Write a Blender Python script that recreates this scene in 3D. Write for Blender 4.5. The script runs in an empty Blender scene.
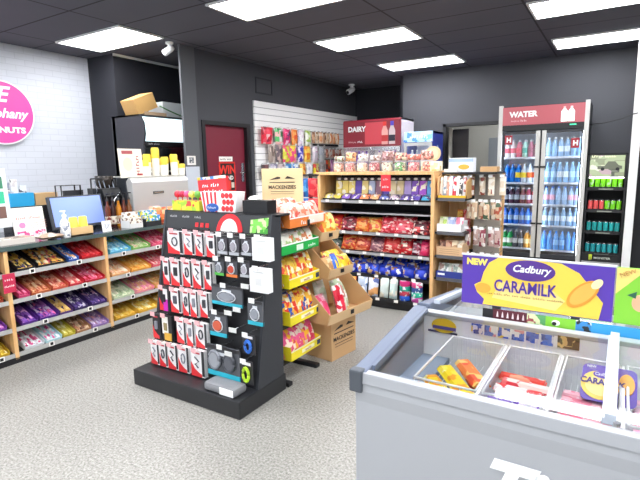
import bpy, bmesh, math, random
from mathutils import Matrix, Vector, Euler
random.seed(7)
C = bpy.context.scene.collection
PI = math.pi
R = math.radians
SC = bpy.context.scene
# ---------------------------------------------------------------- camera
cam_d = bpy.data.cameras.new('camera')
cam = bpy.data.objects.new('camera', cam_d)
C.objects.link(cam)
yaw, pit, rol = -.555735, .15657, -.017965
f_ = Vector((math.sin(yaw)*math.cos(pit), math.cos(yaw)*math.cos(pit), -math.sin(pit)))
rt = Vector((math.cos(yaw), -math.sin(yaw), 0))
up = rt.cross(f_)
r2 = rt*math.cos(rol)+up*math.sin(rol)
u2 = -rt*math.sin(rol)+up*math.cos(rol)
m = Matrix((r2, u2, -f_)).transposed().to_4x4()
m.translation = (0, 0, 1.52)
cam.matrix_world = m
cam_d.sensor_width = 36
cam_d.lens = 479.47/640*36
cam_d.clip_start = .05
SC.camera = cam
# ---------------------------------------------------------------- world, exposure
w = bpy.data.worlds.new('world'); SC.world = w; w.use_nodes = True
bg = w.node_tree.nodes['Background']
bg.inputs[0].default_value = (.86, .93, 1, 1)
bg.inputs[1].default_value = 1.25
SC.view_settings.view_transform = 'Standard'
SC.view_settings.look = 'None'
SC.view_settings.gamma = 1
SC.view_settings.use_curve_mapping = False
SC.view_settings.exposure = 0.27
PANEL = 17.0
# ---------------------------------------------------------------- materials
def lin(h):
    h = h.lstrip('#')
    out = []
    for i in (0, 2, 4):
        c = int(h[i:i+2], 16)/255
        out.append(c/12.92 if c <= .04045 else ((c+.055)/1.055)**2.4)
    return (*out, 1)
MC = {}
def mat(h, rough=.5, metal=0, emit=0, spec=.5):
    k = (h, rough, metal, emit, spec)
    if k in MC: return MC[k]
    M = bpy.data.materials.new('m_'+h.strip('#')); M.use_nodes = True
    b = M.node_tree.nodes['Principled BSDF']
    b.inputs['Base Color'].default_value = lin(h)
    b.inputs['Roughness'].default_value = rough
    b.inputs['Metallic'].default_value = metal
    b.inputs['Specular IOR Level'].default_value = spec
    if emit:
        b.inputs['Emission Color'].default_value = lin(h)
        b.inputs['Emission Strength'].default_value = emit
    MC[k] = M
    return M
def print_mat(cols, scale=14, rough=.35, stretch=(1, 1, 1), seed=0, emit=0):
    """printed packaging: patches of the given inks, most of the area in the first"""
    k = ('p', tuple(cols), scale, rough, stretch, seed, emit)
    if k in MC: return MC[k]
    M = bpy.data.materials.new('print_'+cols[0].strip('#')); M.use_nodes = True
    nt = M.node_tree; N = nt.nodes; L = nt.links
    b = N['Principled BSDF']
    tc = N.new('ShaderNodeTexCoord'); oi = N.new('ShaderNodeObjectInfo')
    mp = N.new('ShaderNodeMapping'); mp.inputs['Scale'].default_value = stretch
    mp.inputs['Location'].default_value = (seed*1.7, seed*.9, seed*.3)
    ad = N.new('ShaderNodeVectorMath'); ad.operation = 'ADD'
    L.new(tc.outputs['Object'], mp.inputs['Vector'])
    L.new(mp.outputs[0], ad.inputs[0]); L.new(oi.outputs['Random'], ad.inputs[1])
    v = N.new('ShaderNodeTexVoronoi'); v.distance = 'CHEBYCHEV'
    v.inputs['Scale'].default_value = scale
    L.new(ad.outputs[0], v.inputs['Vector'])
    sp = N.new('ShaderNodeSeparateColor'); L.new(v.outputs['Color'], sp.inputs[0])
    rp = N.new('ShaderNodeValToRGB'); rp.color_ramp.interpolation = 'CONSTANT'
    L.new(sp.outputs[0], rp.inputs[0])
    el = rp.color_ramp.elements
    el[0].color = lin(cols[0]); el[0].position = 0
    n = len(cols)-1
    el[1].position = .45; el[1].color = lin(cols[1] if n else cols[0])
    for i in range(2, n+1):
        e = el.new(.45+.55*(i-1)/n); e.color = lin(cols[i])
    L.new(rp.outputs[0], b.inputs['Base Color'])
    b.inputs['Roughness'].default_value = rough
    if emit:
        L.new(rp.outputs[0], b.inputs['Emission Color']); b.inputs['Emission Strength'].default_value = emit
    MC[k] = M
    return M
def glass(h='#ffffff', alpha=.12, rough=.03):
    k = ('g', h, alpha, rough)
    if k in MC: return MC[k]
    M = bpy.data.materials.new('glass'); M.use_nodes = True
    nt = M.node_tree; N = nt.nodes; L = nt.links
    N.remove(N['Principled BSDF'])
    t = N.new('ShaderNodeBsdfTransparent'); g = N.new('ShaderNodeBsdfGlossy'); mx = N.new('ShaderNodeMixShader')
    t.inputs[0].default_value = lin(h); g.inputs['Roughness'].default_value = rough
    fr = N.new('ShaderNodeFresnel'); fr.inputs[0].default_value = 1.45
    ma = N.new('ShaderNodeMath'); ma.operation = 'MULTIPLY_ADD'; ma.inputs[1].default_value = 1; ma.inputs[2].default_value = alpha*.2
    L.new(fr.outputs[0], ma.inputs[0])
    L.new(ma.outputs[0], mx.inputs[0]); L.new(t.outputs[0], mx.inputs[1]); L.new(g.outputs[0], mx.inputs[2])
    L.new(mx.outputs[0], N['Material Output'].inputs[0])
    MC[k] = M
    return M
def clear_plastic(h, alpha=.45):
    k = ('cp', h, alpha)
    if k in MC: return MC[k]
    M = bpy.data.materials.new('clear_plastic'); M.use_nodes = True
    b = M.node_tree.nodes['Principled BSDF']
    b.inputs['Base Color'].default_value = lin(h); b.inputs['Alpha'].default_value = alpha
    b.inputs['Roughness'].default_value = .12
    MC[k] = M
    return M
def nodes_mat(name):
    M = bpy.data.materials.new(name); M.use_nodes = True
    return M, M.node_tree.nodes, M.node_tree.links, M.node_tree.nodes['Principled BSDF']
def wood_mat():
    M, N, L, b = nodes_mat('beech_wood')
    tc = N.new('ShaderNodeTexCoord'); mp = N.new('ShaderNodeMapping'); mp.inputs['Scale'].default_value = (30, 30, 3)
    nz = N.new('ShaderNodeTexNoise'); nz.inputs['Scale'].default_value = 1.4; nz.inputs['Detail'].default_value = 5
    rp = N.new('ShaderNodeValToRGB')
    rp.color_ramp.elements[0].color = lin('#d9a468'); rp.color_ramp.elements[1].color = lin('#efc48c')
    rp.color_ramp.elements[0].position = .3; rp.color_ramp.elements[1].position = .7
    L.new(tc.outputs['Object'], mp.inputs[0]); L.new(mp.outputs[0], nz.inputs[0]); L.new(nz.outputs[0], rp.inputs[0])
    L.new(rp.outputs[0], b.inputs['Base Color']); b.inputs['Roughness'].default_value = .4
    return M
def floor_mat():
    M, N, L, b = nodes_mat('speckled_vinyl')
    tc = N.new('ShaderNodeTexCoord')
    v = N.new('ShaderNodeTexNoise'); v.inputs['Scale'].default_value = 75; v.inputs['Detail'].default_value = 6; v.inputs['Roughness'].default_value = .75
    rp = N.new('ShaderNodeValToRGB')
    e = rp.color_ramp.elements
    e[0].position = .34; e[0].color = lin('#5b5955'); e[1].position = .66; e[1].color = lin('#c6c3bd')
    x = e.new(.46); x.color = lin('#94918b'); x = e.new(.54); x.color = lin('#a5a29c')
    n2 = N.new('ShaderNodeTexNoise'); n2.inputs['Scale'].default_value = 1.3
    mx = N.new('ShaderNodeMixRGB'); mx.blend_type = 'MULTIPLY'; mx.inputs[0].default_value = .16
    L.new(tc.outputs['Object'], v.inputs[0]); L.new(v.outputs[0], rp.inputs[0]); L.new(tc.outputs['Object'], n2.inputs[0])
    L.new(rp.outputs[0], mx.inputs[1]); L.new(n2.outputs[0], mx.inputs[2])
    L.new(mx.outputs[0], b.inputs['Base Color']); b.inputs['Roughness'].default_value = .42
    return M
def grid_mat(name, base, line, x0, dx, y0, dy, wd, rough=.8):
    M, N, L, b = nodes_mat(name)
    tc = N.new('ShaderNodeTexCoord'); sp = N.new('ShaderNodeSeparateXYZ'); L.new(tc.outputs['Object'], sp.inputs[0])
    outs = []
    for ax, o, d in ((0, x0, dx), (1, y0, dy)):
        s = N.new('ShaderNodeMath'); s.operation = 'SUBTRACT'; s.inputs[1].default_value = o-wd/2; L.new(sp.outputs[ax], s.inputs[0])
        dv = N.new('ShaderNodeMath'); dv.operation = 'DIVIDE'; dv.inputs[1].default_value = d; L.new(s.outputs[0], dv.inputs[0])
        fr = N.new('ShaderNodeMath'); fr.operation = 'FRACT'; L.new(dv.outputs[0], fr.inputs[0])
        lt = N.new('ShaderNodeMath'); lt.operation = 'LESS_THAN'; lt.inputs[1].default_value = wd/d; L.new(fr.outputs[0], lt.inputs[0])
        outs.append(lt)
    mxm = N.new('ShaderNodeMath'); mxm.operation = 'MAXIMUM'; L.new(outs[0].outputs[0], mxm.inputs[0]); L.new(outs[1].outputs[0], mxm.inputs[1])
    nz = N.new('ShaderNodeTexNoise'); nz.inputs['Scale'].default_value = 2; L.new(tc.outputs['Object'], nz.inputs[0])
    mr = N.new('ShaderNodeMixRGB'); mr.inputs[1].default_value = lin(base[0]); mr.inputs[2].default_value = lin(base[1]); L.new(nz.outputs[0], mr.inputs[0])
    mx = N.new('ShaderNodeMixRGB'); L.new(mxm.outputs[0], mx.inputs[0]); L.new(mr.outputs[0], mx.inputs[1]); mx.inputs[2].default_value = lin(line)
    L.new(mx.outputs[0], b.inputs['Base Color']); b.inputs['Roughness'].default_value = rough
    return M
def brick_mat():
    M, N, L, b = nodes_mat('white_painted_brick')
    tc = N.new('ShaderNodeTexCoord'); sp = N.new('ShaderNodeSeparateXYZ'); cb = N.new('ShaderNodeCombineXYZ')
    L.new(tc.outputs['Object'], sp.inputs[0]); L.new(sp.outputs[1], cb.inputs[0]); L.new(sp.outputs[2], cb.inputs[1])
    br = N.new('ShaderNodeTexBrick'); L.new(cb.outputs[0], br.inputs['Vector'])
    br.inputs['Scale'].default_value = 1; br.inputs['Brick Width'].default_value = .23; br.inputs['Row Height'].default_value = .076
    br.inputs['Mortar Size'].default_value = .006; br.inputs['Mortar Smooth'].default_value = .5
    br.inputs['Color1'].default_value = lin('#cdd0d9'); br.inputs['Color2'].default_value = lin('#c9ccd5'); br.inputs['Mortar'].default_value = lin('#c0c3cc')
    L.new(br.outputs['Color'], b.inputs['Base Color'])
    bp = N.new('ShaderNodeBump'); bp.inputs['Strength'].default_value = .15; bp.inputs['Distance'].default_value = .01; bp.invert = True
    L.new(br.outputs['Fac'], bp.inputs['Height']); L.new(bp.outputs[0], b.inputs['Normal']); b.inputs['Roughness'].default_value = .6
    return M
def slat_mat():
    M, N, L, b = nodes_mat('white_slatwall')
    tc = N.new('ShaderNodeTexCoord'); sp = N.new('ShaderNodeSeparateXYZ'); L.new(tc.outputs['Object'], sp.inputs[0])
    dv = N.new('ShaderNodeMath'); dv.operation = 'DIVIDE'; dv.inputs[1].default_value = .1; L.new(sp.outputs[2], dv.inputs[0])
    fr = N.new('ShaderNodeMath'); fr.operation = 'FRACT'; L.new(dv.outputs[0], fr.inputs[0])
    lt = N.new('ShaderNodeMath'); lt.operation = 'LESS_THAN'; lt.inputs[1].default_value = .1; L.new(fr.outputs[0], lt.inputs[0])
    mx = N.new('ShaderNodeMixRGB'); L.new(lt.outputs[0], mx.inputs[0]); mx.inputs[1].default_value = lin('#fbfafa'); mx.inputs[2].default_value = lin('#a09ea2')
    L.new(mx.outputs[0], b.inputs['Base Color']); b.inputs['Roughness'].default_value = .4
    return M
WOOD = wood_mat(); FLOORM = floor_mat(); BRICK = brick_mat(); SLAT = slat_mat()
CEILM = grid_mat('dark_ceiling_tile', ('#50505a', '#565660'), '#222228', -5.96, 1.263, 3.565, .592, .022)
BLK = mat('#16161a', .45); BLKM = mat('#1b1b1f', .7); CHAR = mat('#2e3036', .5); WHITE = mat('#eceded', .45); STEEL = mat('#d6d5d3', .35, .5)
WALLG = mat('#46474d', .75); WALLD = mat('#303138', .75); WALLBLK = mat('#202129', .8); PAPER = mat('#f4f1ec', .6); KRAFT = mat('#cba273', .75); KRAFT2 = mat('#dcb98c', .75)
MAROON = mat('#7a1f33', .45); GREYP = mat('#c6c7c9', .38); WHT = mat('#f6f7f8', .4); CHROME = mat('#c9ccd0', .25, .9)
# ---------------------------------------------------------------- mesh builder
class MB:
    def __init__(s): s.v = []; s.f = []; s.m = []; s.mats = []; s.sm = []
    def mi(s, m):
        if m not in s.mats: s.mats.append(m)
        return s.mats.index(m)
    def add(s, vs, fs, m, smooth=False):
        o = len(s.v); s.v += [tuple(v) for v in vs]
        k = s.mi(m)
        for f in fs: s.f.append([i+o for i in f]); s.m.append(k); s.sm.append(smooth)
        return s
    def box(s, x0, x1, y0, y1, z0, z1, m):
        vs = [(x, y, z) for z in (z0, z1) for y in (y0, y1) for x in (x0, x1)]
        return s.add(vs, [(0, 2, 3, 1), (4, 5, 7, 6), (0, 1, 5, 4), (1, 3, 7, 5), (3, 2, 6, 7), (2, 0, 4, 6)], m)
    def poly(s, pts, m): return s.add(pts, [tuple(range(len(pts)))], m)
    def plate(s, pts, y0, y1, m):
        """outline in x,z, from y0 (front) to y1"""
        n = len(pts); vs = [(x, y0, z) for x, z in pts]+[(x, y1, z) for x, z in pts]
        fs = [tuple(range(n)), tuple(range(2*n-1, n-1, -1))]+[(i+n, (i+1) % n+n, (i+1) % n, i) for i in range(n)]
        return s.add(vs, fs, m)
    def prof(s, pts, x0, x1, m):
        """outline in y,z, extruded along x"""
        n = len(pts); vs = [(x0, y, z) for y, z in pts]+[(x1, y, z) for y, z in pts]
        fs = [tuple(range(n)), tuple(range(2*n-1, n-1, -1))]+[(i+n, (i+1) % n+n, (i+1) % n, i) for i in range(n)]
        return s.add(vs, fs, m)
    def lathe(s, pr, m, cx=0, cy=0, n=14, smooth=True):
        vs = []; fs = []
        for r, z in pr:
            for i in range(n): vs.append((cx+r*math.cos(2*PI*i/n), cy+r*math.sin(2*PI*i/n), z))
        for k in range(len(pr)-1):
            for i in range(n):
                a = k*n+i; b = k*n+(i+1) % n; fs.append((a, b, b+n, a+n))
        s.add(vs, fs, m, smooth)
        o = len(pr)-1
        s.add([vs[i] for i in range(n)], [tuple(range(n-1, -1, -1))], m)
        s.add([vs[o*n+i] for i in range(n)], [tuple(range(n))], m)
        return s
    def tube(s, pts, r, m, n=6):
        P = [Vector(p) for p in pts]; vs = []
        for i, p in enumerate(P):
            t = (P[min(i+1, len(P)-1)]-P[max(i-1, 0)]).normalized()
            a = t.cross(Vector((0, 0, 1)))
            if a.length < .1: a = t.cross(Vector((1, 0, 0)))
            a.normalize(); b = t.cross(a)
            for k in range(n): vs.append(p+a*r*math.cos(2*PI*k/n)+b*r*math.sin(2*PI*k/n))
        fs = [(i*n+k, i*n+(k+1) % n, (i+1)*n+(k+1) % n, (i+1)*n+k) for i in range(len(P)-1) for k in range(n)]
        fs += [tuple(range(n-1, -1, -1)), tuple((len(P)-1)*n+k for k in range(n))]
        return s.add(vs, fs, m, True)
    def pillow(s, w, h, t, m, m2=None, nx=6, ny=6, lean=0, z0=0, wav=.006):
        """soft pack standing in the x,z plane, bottom at z0, thickness along y, crimped top and bottom"""
        for sd in (-1, 1):
            vs = []
            for j in range(ny+1):
                v = j/ny
                for i in range(nx+1):
                    u = i/nx*2-1; q = 2*v-1
                    th = t/2*(max(0, 1-u**4)**.6)*(max(0, 1-q**4)**.6)+.0006
                    vs.append((u*w/2*(1-.05*(1-abs(q))), sd*th+wav*math.sin(5*u+3*v)*(1-abs(q)), z0+h*v))
            fs = []
            for j in range(ny):
                for i in range(nx):
                    a = j*(nx+1)+i; q = (a, a+1, a+nx+2, a+nx+1)
                    fs.append(q if sd < 0 else q[::-1])
            if m2 is None: s.add(vs, fs, m, True)
            else:
                k = nx*ny; c = k//3//nx*nx
                s.add(vs, fs[:c], m2, True); s.add(vs, fs[c:], m, True)
        return s
    def mesh(s, name, bevel=0):
        me = bpy.data.meshes.new(name); me.from_pydata(s.v, [], s.f)
        for q in s.mats: me.materials.append(q)
        me.polygons.foreach_set('material_index', s.m); me.polygons.foreach_set('use_smooth', s.sm)
        me.update()
        if bevel:
            bm = bmesh.new(); bm.from_mesh(me)
            bmesh.ops.remove_doubles(bm, verts=bm.verts, dist=1e-5)
            ed = [e for e in bm.edges if len(e.link_faces) == 2 and e.calc_face_angle(0) > .5]
            bmesh.ops.bevel(bm, geom=ed, offset=bevel, segments=2, profile=.6, affect='EDGES', clamp_overlap=True)
            bm.to_mesh(me); bm.free()
        return me
class Frame:
    """a fixture's own axes: x to the right along its front, y into its depth, z up"""
    def __init__(s, loc=(0, 0, 0), rz=0):
        s.loc = Vector(loc); s.rz = R(rz); s.M = Matrix.Translation(s.loc) @ Matrix.Rotation(s.rz, 4, 'Z')
    def w(s, x, y, z): return s.M @ Vector((x, y, z))
W0 = Frame()
def tag(o, label=None, cat=None, group=None, kind=None):
    if label: o['label'] = label
    if cat: o['category'] = cat
    if group: o['group'] = group
    if kind: o['kind'] = kind
    return o
def obj(name, me, parent=None, loc=(0, 0, 0), rot=(0, 0, 0), label=None):
    if isinstance(me, MB): me = me.mesh(name)
    o = bpy.data.objects.new(name, me); C.objects.link(o)
    o.location = loc; o.rotation_euler = rot
    if parent: o.parent = parent
    if label: o['label'] = label
    return o
def struct(name, mb, bevel=0):
    return tag(obj(name, mb.mesh(name, bevel)), kind='structure')
def thing(name, label, cat, fr=W0, x=0, y=0, z=0, rx=0, rz=0, group=None, me=None, ry=0):
    if isinstance(me, MB): me = me.mesh(name)
    o = bpy.data.objects.new(name, me); C.objects.link(o)
    o.location = fr.w(x, y, z); o.rotation_euler = (rx, ry, fr.rz+rz)
    return tag(o, label, cat, group)
CACHE = {}
def cached(key, fn, bevel=0):
    if key not in CACHE:
        CACHE[key] = fn().mesh(str(key[0]), bevel)
    return CACHE[key]
def txt(body, size, parent, x, y, z, m, rot=(PI/2, 0, 0), bold=0, shear=0, name='lettering', align='LEFT', ext=.0006, sx=1):
    cu = bpy.data.curves.new(name, 'FONT'); cu.body = body; cu.size = size; cu.extrude = ext; cu.offset = bold; cu.shear = shear
    cu.align_x = align; cu.resolution_u = 3
    cu.materials.append(m)
    o = bpy.data.objects.new(name, cu); C.objects.link(o); o.parent = parent
    o.location = (x, y, z); o.rotation_euler = rot; o.scale = (sx, 1, 1)
    return o
def faux(body, size, parent, x, y, z, m, rot=(PI/2, 0, 0), bold=0, shear=0, align='LEFT', sx=1):
    """a line of print too small to read: uneven little marks"""
    rn = random.Random(len(body)+int(size*1e4)); b = MB(); u = size*.56*sx; W_ = u*len(body)
    o = -W_/2 if align == 'CENTER' else 0
    for i, ch in enumerate(body):
        if ch == ' ': continue
        h = size*rn.choice((.45, .5, .68)); q = i*u+o; k = shear*size*.5
        b.add([(q, 0, -.0006), (q+u*.3, 0, -.0006), (q+u*.3+k, h, -.0006), (q+k, h, -.0006), (q, 0, .0006), (q+u*.3, 0, .0006), (q+u*.3+k, h, .0006), (q+k, h, .0006)], [(4, 5, 6, 7), (0, 3, 2, 1), (0, 1, 5, 4), (1, 2, 6, 5), (2, 3, 7, 6), (3, 0, 4, 7)], m)
        if rn.random() < .75:
            hh = rn.choice((0, h*.4, h*.75)); b.add([(q+u*.3, hh, 0), (q+u*.8, hh, 0), (q+u*.8, hh+size*.14, 0), (q+u*.3, hh+size*.14, 0)], [(0, 1, 2, 3)], m)
    return obj('printed_line', b, parent, (x, y, z), rot)
def circ(cx, cz, rx, rz=None, n=28, a0=0, a1=2*PI):
    rz = rz or rx
    full = abs(a1-a0-2*PI) < 1e-6
    return [(cx+rx*math.cos(a0+(a1-a0)*i/(n if full else n-1)), cz+rz*math.sin(a0+(a1-a0)*i/(n if full else n-1))) for i in range(n)]
ORD = ['leftmost', 'second from left', 'third from left', 'fourth from left', 'fifth from left', 'sixth from left', 'seventh from left', 'eighth from left', 'ninth from left', 'tenth from left', 'eleventh from left', 'twelfth from left', 'thirteenth from left', 'fourteenth from left']
def ordn(i, n):
    if i == n-1 and n > 1: return 'rightmost'
    return ORD[i]
# ================================================================ the room
CE = 3.05
struct('floor', MB().box(-6.7, 3.2, -3, 11, -.1, 0, FLOORM))
struct('ceiling', MB().box(-6.7, 3.2, -3, 11, CE, CE+.1, CEILM))
struct('wall_left', MB().box(-6.7, -6.5, -3, 4.32, 0, CE, BRICK))
struct('wall_jog', MB().box(-6.7, -5.93, 4.32, 4.5, 0, CE, WALLBLK))
struct('wall_recess', MB().box(-6.13, -5.93, 4.5, 6.3, 0, CE, WALLBLK).box(-5.93, -4.96, 6.2, 6.3, 0, CE, WALLBLK))
struct('trim_recess', MB().box(-5.93, -5.9, 4.32, 6.2, CE-.03, CE, WHITE))
struct('wall_pillar', MB().box(-4.85, -4.815, 4.48, 4.73, 0, CE, mat('#5a5c61', .7)), .004)
struct('wall_door', MB().box(-4.96, -4.83, 4.73, 4.84, 0, CE, WALLG).box(-4.96, -4.83, 4.84, 5.74, 2.1, CE, WALLG).box(-4.96, -4.83, 5.74, 9.3, 0, CE, WALLG))
struct('wall_recess_back', MB().box(-4.96, -3.2, 9.3, 9.4, 0, CE, WALLBLK).box(-3.44, -3.34, 8.37, 9.3, 0, CE, WALLBLK))
struct('wall_back', MB().box(-3.34, -2.56, 8.25, 8.37, 0, CE, WALLG).box(-2.56, -1.66, 8.25, 8.37, 2.12, CE, WALLG).box(-1.66, 1.9, 8.25, 8.37, 0, CE, WALLG))
struct('trim_opening', MB().box(-2.6, -2.55, 8.21, 8.39, 0, 2.16, BLK).box(-1.68, -1.63, 8.21, 8.39, 0, 2.16, BLK).box(-2.6, -1.63, 8.21, 8.39, 2.11, 2.16, BLK))
CORR = mat('#b7b6b0', .6)
struct('wall_corridor', MB().box(-3.2, -.6, 10.3, 10.4, 0, 2.6, CORR).box(-3.2, -3.1, 8.37, 10.3, 0, 2.6, CORR).box(-.7, -.6, 8.37, 10.3, 0, 2.6, CORR).box(-3.2, -.6, 8.37, 10.4, 2.6, 2.7, CORR))
struct('wall_right', MB().box(3, 3.2, -3, 11, 0, CE, mat('#5c5d60', .7)))
struct('wall_cool_room', MB().box(.2, 3, 7.45, 7.55, 0, CE, BLKM))
struct('trim_cool_room', MB().box(.105, .2, 7.3, 7.55, 0, CE, mat('#f4f4f4', .35, 0)), .004)
# maroon staff door
d = tag(obj('door_1', MB().box(-4.93, -4.88, 4.86, 5.72, .01, 2.085, MAROON).mesh('door_1', .003)), kind='structure')
struct('trim_door', MB().box(-4.96, -4.815, 4.80, 4.86, 0, 2.14, BLK).box(-4.96, -4.815, 5.72, 5.80, 0, 2.14, BLK).box(-4.96, -4.815, 4.86, 5.72, 2.085, 2.14, BLK))
obj('door_handle', MB().box(-4.88, -4.865, 5.62, 5.68, 1.28, 1.56, CHROME).tube([(-4.865, 5.65, 1.42), (-4.83, 5.65, 1.42), (-4.83, 5.56, 1.42)], .011, CHROME), d, label='chrome door handle on long plate')
# dark door leaf standing open in the opening, and steel door further back
d2 = tag(obj('door_2', MB().box(-2.53, -2.26, 8.55, 8.6, .01, 2.08, mat('#2a2527', .5)).mesh('door_2', .003)), kind='structure')
struct('trim_corridor', MB().box(-2.6, -2.53, 8.5, 8.6, 0, 2.1, mat('#d8d4cc', .5)))
d3 = tag(obj('door_3', MB().box(-2.1, -1.5, 9.4, 9.45, .01, 1.95, mat('#9aa1a8', .4, .3)).mesh('door_3', .003)), kind='structure')
obj('door_handle', MB().box(-2.02, -1.9, 9.36, 9.4, 1.32, 1.36, CHROME), d3)
# access hatch outline above the door
struct('trim_hatch', MB().box(-4.83, -4.822, 5.98, 6.0, 2.62, 2.86, WALLD).box(-4.83, -4.822, 6.38, 6.4, 2.62, 2.86, WALLD).box(-4.83, -4.822, 5.98, 6.4, 2.84, 2.86, WALLD).box(-4.83, -4.822, 5.98, 6.4, 2.62, 2.64, WALLD))
struct('trim_slatwall', MB().box(-4.83, -4.8, 5.9, 9.3, .1, 2.5, SLAT))
# ---------------------------------------------------------------- ceiling lights
def light(u, v, label):
    t = thing('ceiling_light', label, 'ceiling light', W0, u+.6, v+.3, CE-.012, group='recessed ceiling light panels')
    obj('light_frame', cached(('light_frame',), lambda: MB().box(-.61, .61, -.31, -.285, -.006, .012, WHITE).box(-.61, .61, .285, .31, -.006, .012, WHITE).box(-.61, -.585, -.285, .285, -.006, .012, WHITE).box(.585, .61, -.285, .285, -.006, .012, WHITE)), t)
    obj('diffuser', cached(('diffuser',), lambda: MB().box(-.585, .585, -.285, .285, 0, .01, mat('#fbfdff', .5, 0, PANEL))), t)
LG = [(-5.927, 3.549, 'white light panel above the white brick wall and dark recess'),
      (-3.46, 3.594, 'cut off white light panel above the black accessory stand'),
      (-3.378, 5.385, 'white light panel in the middle of ceiling, larger of the middle pair'),
      (-3.324, 7.152, 'white light panel nearest the dairy fridge, smaller of middle pair'),
      (-.877, 5.352, 'cut off white light panel between camera and the one over water fridge'),
      (-.844, 7.087, 'white light panel just in front of the red WATER fridge header')]
for a in LG: light(*a)
for u in (-5.93, -3.42, -.87, 1.6):
    for v in (1.78, 0, -1.78): light(u, v, 'white light panel of the rows behind the camera')
light(-.87, 3.57, 'white light panel overhead between the ice cream freezer and gondola')
light(1.6, 3.57, 'white light panel overhead to the right of the ice cream freezer')
t_ = thing('corridor_fill', 'added fill light, out of view on the back corridor ceiling', 'ceiling light', W0, -1.9, 9.3, 2.56)
obj('diffuser', MB().box(-.6, .6, -.1, .1, 0, .03, mat('#fbfdff', .5, 0, 16)), t_)  # unseen glowing panel, added to brighten the corridor behind the opening
# ---------------------------------------------------------------- cctv
def cctv(x, y, z, rz, label, k=1):
    t = thing('security_camera', label, 'security camera', W0, x, y, z, rz=rz, group='white security cameras')
    t.scale = (k, k, k)
    obj('mount', MB().lathe([(.05, 0), (.05, -.02), (.025, -.03), (.02, -.07)], WHT), t)
    obj('camera_body', MB().lathe([(.0, .09), (.03, .085), (.042, .05), (.042, -.05), (.036, -.06)], WHT, n=16), t, loc=(.03, 0, -.1), rot=(0, R(-62), 0))
    obj('lens', MB().lathe([(.026, -.066), (.026, -.058)], BLK, n=14), t, loc=(.03, 0, -.1), rot=(0, R(-62), 0))
cctv(-4.86, 4.36, CE, R(200), 'white security camera on ceiling beside the grey pillar')
cctv(-4.55, 8.6, CE, R(-110), 'white security camera on ceiling above the white slatwall', 1.25)
# ---------------------------------------------------------------- round pink sign on the brick wall
FL = Frame((-6.5, 0, 0), 90)
PK = mat('#e0489c', .5)
t = thing('round_sign', 'round pink donut shop sign with white script on white brick wall', 'sign', FL, 3.09, -.03, 2.215)
obj('sign_board', MB().plate(circ(0, 0, .385, n=56), -.02, .02, WHT).plate(circ(0, 0, .368, n=56), -.024, -.019, PK).mesh('sign_board'), t)
txt('E', .26, t, .0, -.026, .13, WHT, bold=.006, shear=.35, align='CENTER')
txt('Epiphany', .158, t, -.0, -.026, -.06, WHT, bold=.004, shear=.3, align='CENTER')
txt('DONUTS', .095, t, .0, -.026, -.24, WHT, bold=.004, align='CENTER', sx=1.3)
# ---------------------------------------------------------------- display fridge in the dark recess
FR = Frame((-5.2, 4.18, 0), 90)
t = thing('drinks_fridge', 'dark grey upright fridge with blank lit sign in the recess', 'fridge', FR, 0, 0, 0)
obj('cabinet', MB().prof([(.06, 0), (.66, 0), (.66, 2.2), (.1, 2.2), (.03, 2.1), (.02, 1.95), (.05, 1.84)], 0, .025, CHAR).box(0, .95, .6, .68, 0, 2.2, CHAR).box(.93, .95, .05, .66, 0, 2.2, CHAR).box(0, .95, .1, .68, 2.18, 2.2, CHAR).box(0, .95, .05, .66, 0, .2, CHAR), t)
obj('lit_sign', MB().prof([(.04, 1.86), (.5, 1.86), (.5, 2.17), (.09, 2.17), (.03, 2.08), (.02, 1.96)], .03, .92, mat('#d8eef4', .5, 0, 1.1)), t, label='blank pale blue lit header')
obj('black_band', MB().box(.02, .93, .03, .5, 1.79, 1.855, BLK), t)
faux('COLD DRINKS', .03, t, .06, .026, 1.815, mat('#bbbbbb'))
obj('glass_door', MB().box(.04, .92, .05, .06, .2, 1.79, glass()), t)
for i in range(4): obj('shelf', MB().box(.04, .91, .12, .6, .4+i*.35, .42+i*.35, WHITE), t)
# boxes on top
bxm = MB().box(-.17, .17, -.13, .13, 0, .2, mat('#c99f62', .75))
thing('cardboard_box', 'tan cardboard box tipped on its edge on top of the recess fridge', 'cardboard box', FR, .21, .3, 2.26, rx=R(0), ry=R(-22), group=None, me=bxm)
thing('box_lid', 'flattened pale box lid under the tipped tan box on the fridge', 'box', FR, .3, .3, 2.2, me=MB().box(-.16, .2, -.14, .14, 0, .05, mat('#b59a7c', .7)))
thing('white_carton', 'white carton on top of the recess fridge next to tan box', 'box', FR, .68, .35, 2.2, me=MB().box(-.2, .2, -.15, .15, 0, .21, mat('#c9ced0', .6)))
thing('green_cable', 'green cable trailing over the white carton towards the pillar', 'cable', FR, 0, 0, 0, me=MB().tube([(.4, .17, 2.34), (.55, .16, 2.29), (.72, .12, 2.23), (.88, .09, 2.19)], .008, mat('#3f7a3a')))
# ---------------------------------------------------------------- notices
FD = Frame((-4.815, 0, 0), 90)
t = thing('notice', 'small white notice on the grey pillar above the long sheet', 'notice', FD, 4.57, 0, 1.6, me=MB().box(-.075, .075, -.004, 0, -.06, .06, PAPER))
obj('printed_code', MB().box(-.04, .04, -.006, -.004, -.035, .04, print_mat(['#8a8d92', '#f4f1ec', '#55585c'], 60)), t)
t = thing('paper_sheet', 'tall pale sheet of paper taped low on the grey pillar', 'notice', FD, 4.585, 0, 1.35, me=MB().box(-.12, .12, -.004, 0, -.17, .17, mat('#ccd2dd', .6)))
FD2 = Frame((-4.88, 0, 0), 90)
t = thing('door_sign', 'small white sign at the top of the maroon door posters', 'sign', FD2, 5.3, 0, 1.62, me=MB().box(-.14, .14, -.004, 0, -.035, .035, PAPER))
faux('STAFF ONLY', .042, t, 0, -.005, -.014, BLK, align='CENTER', bold=.001)
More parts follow.
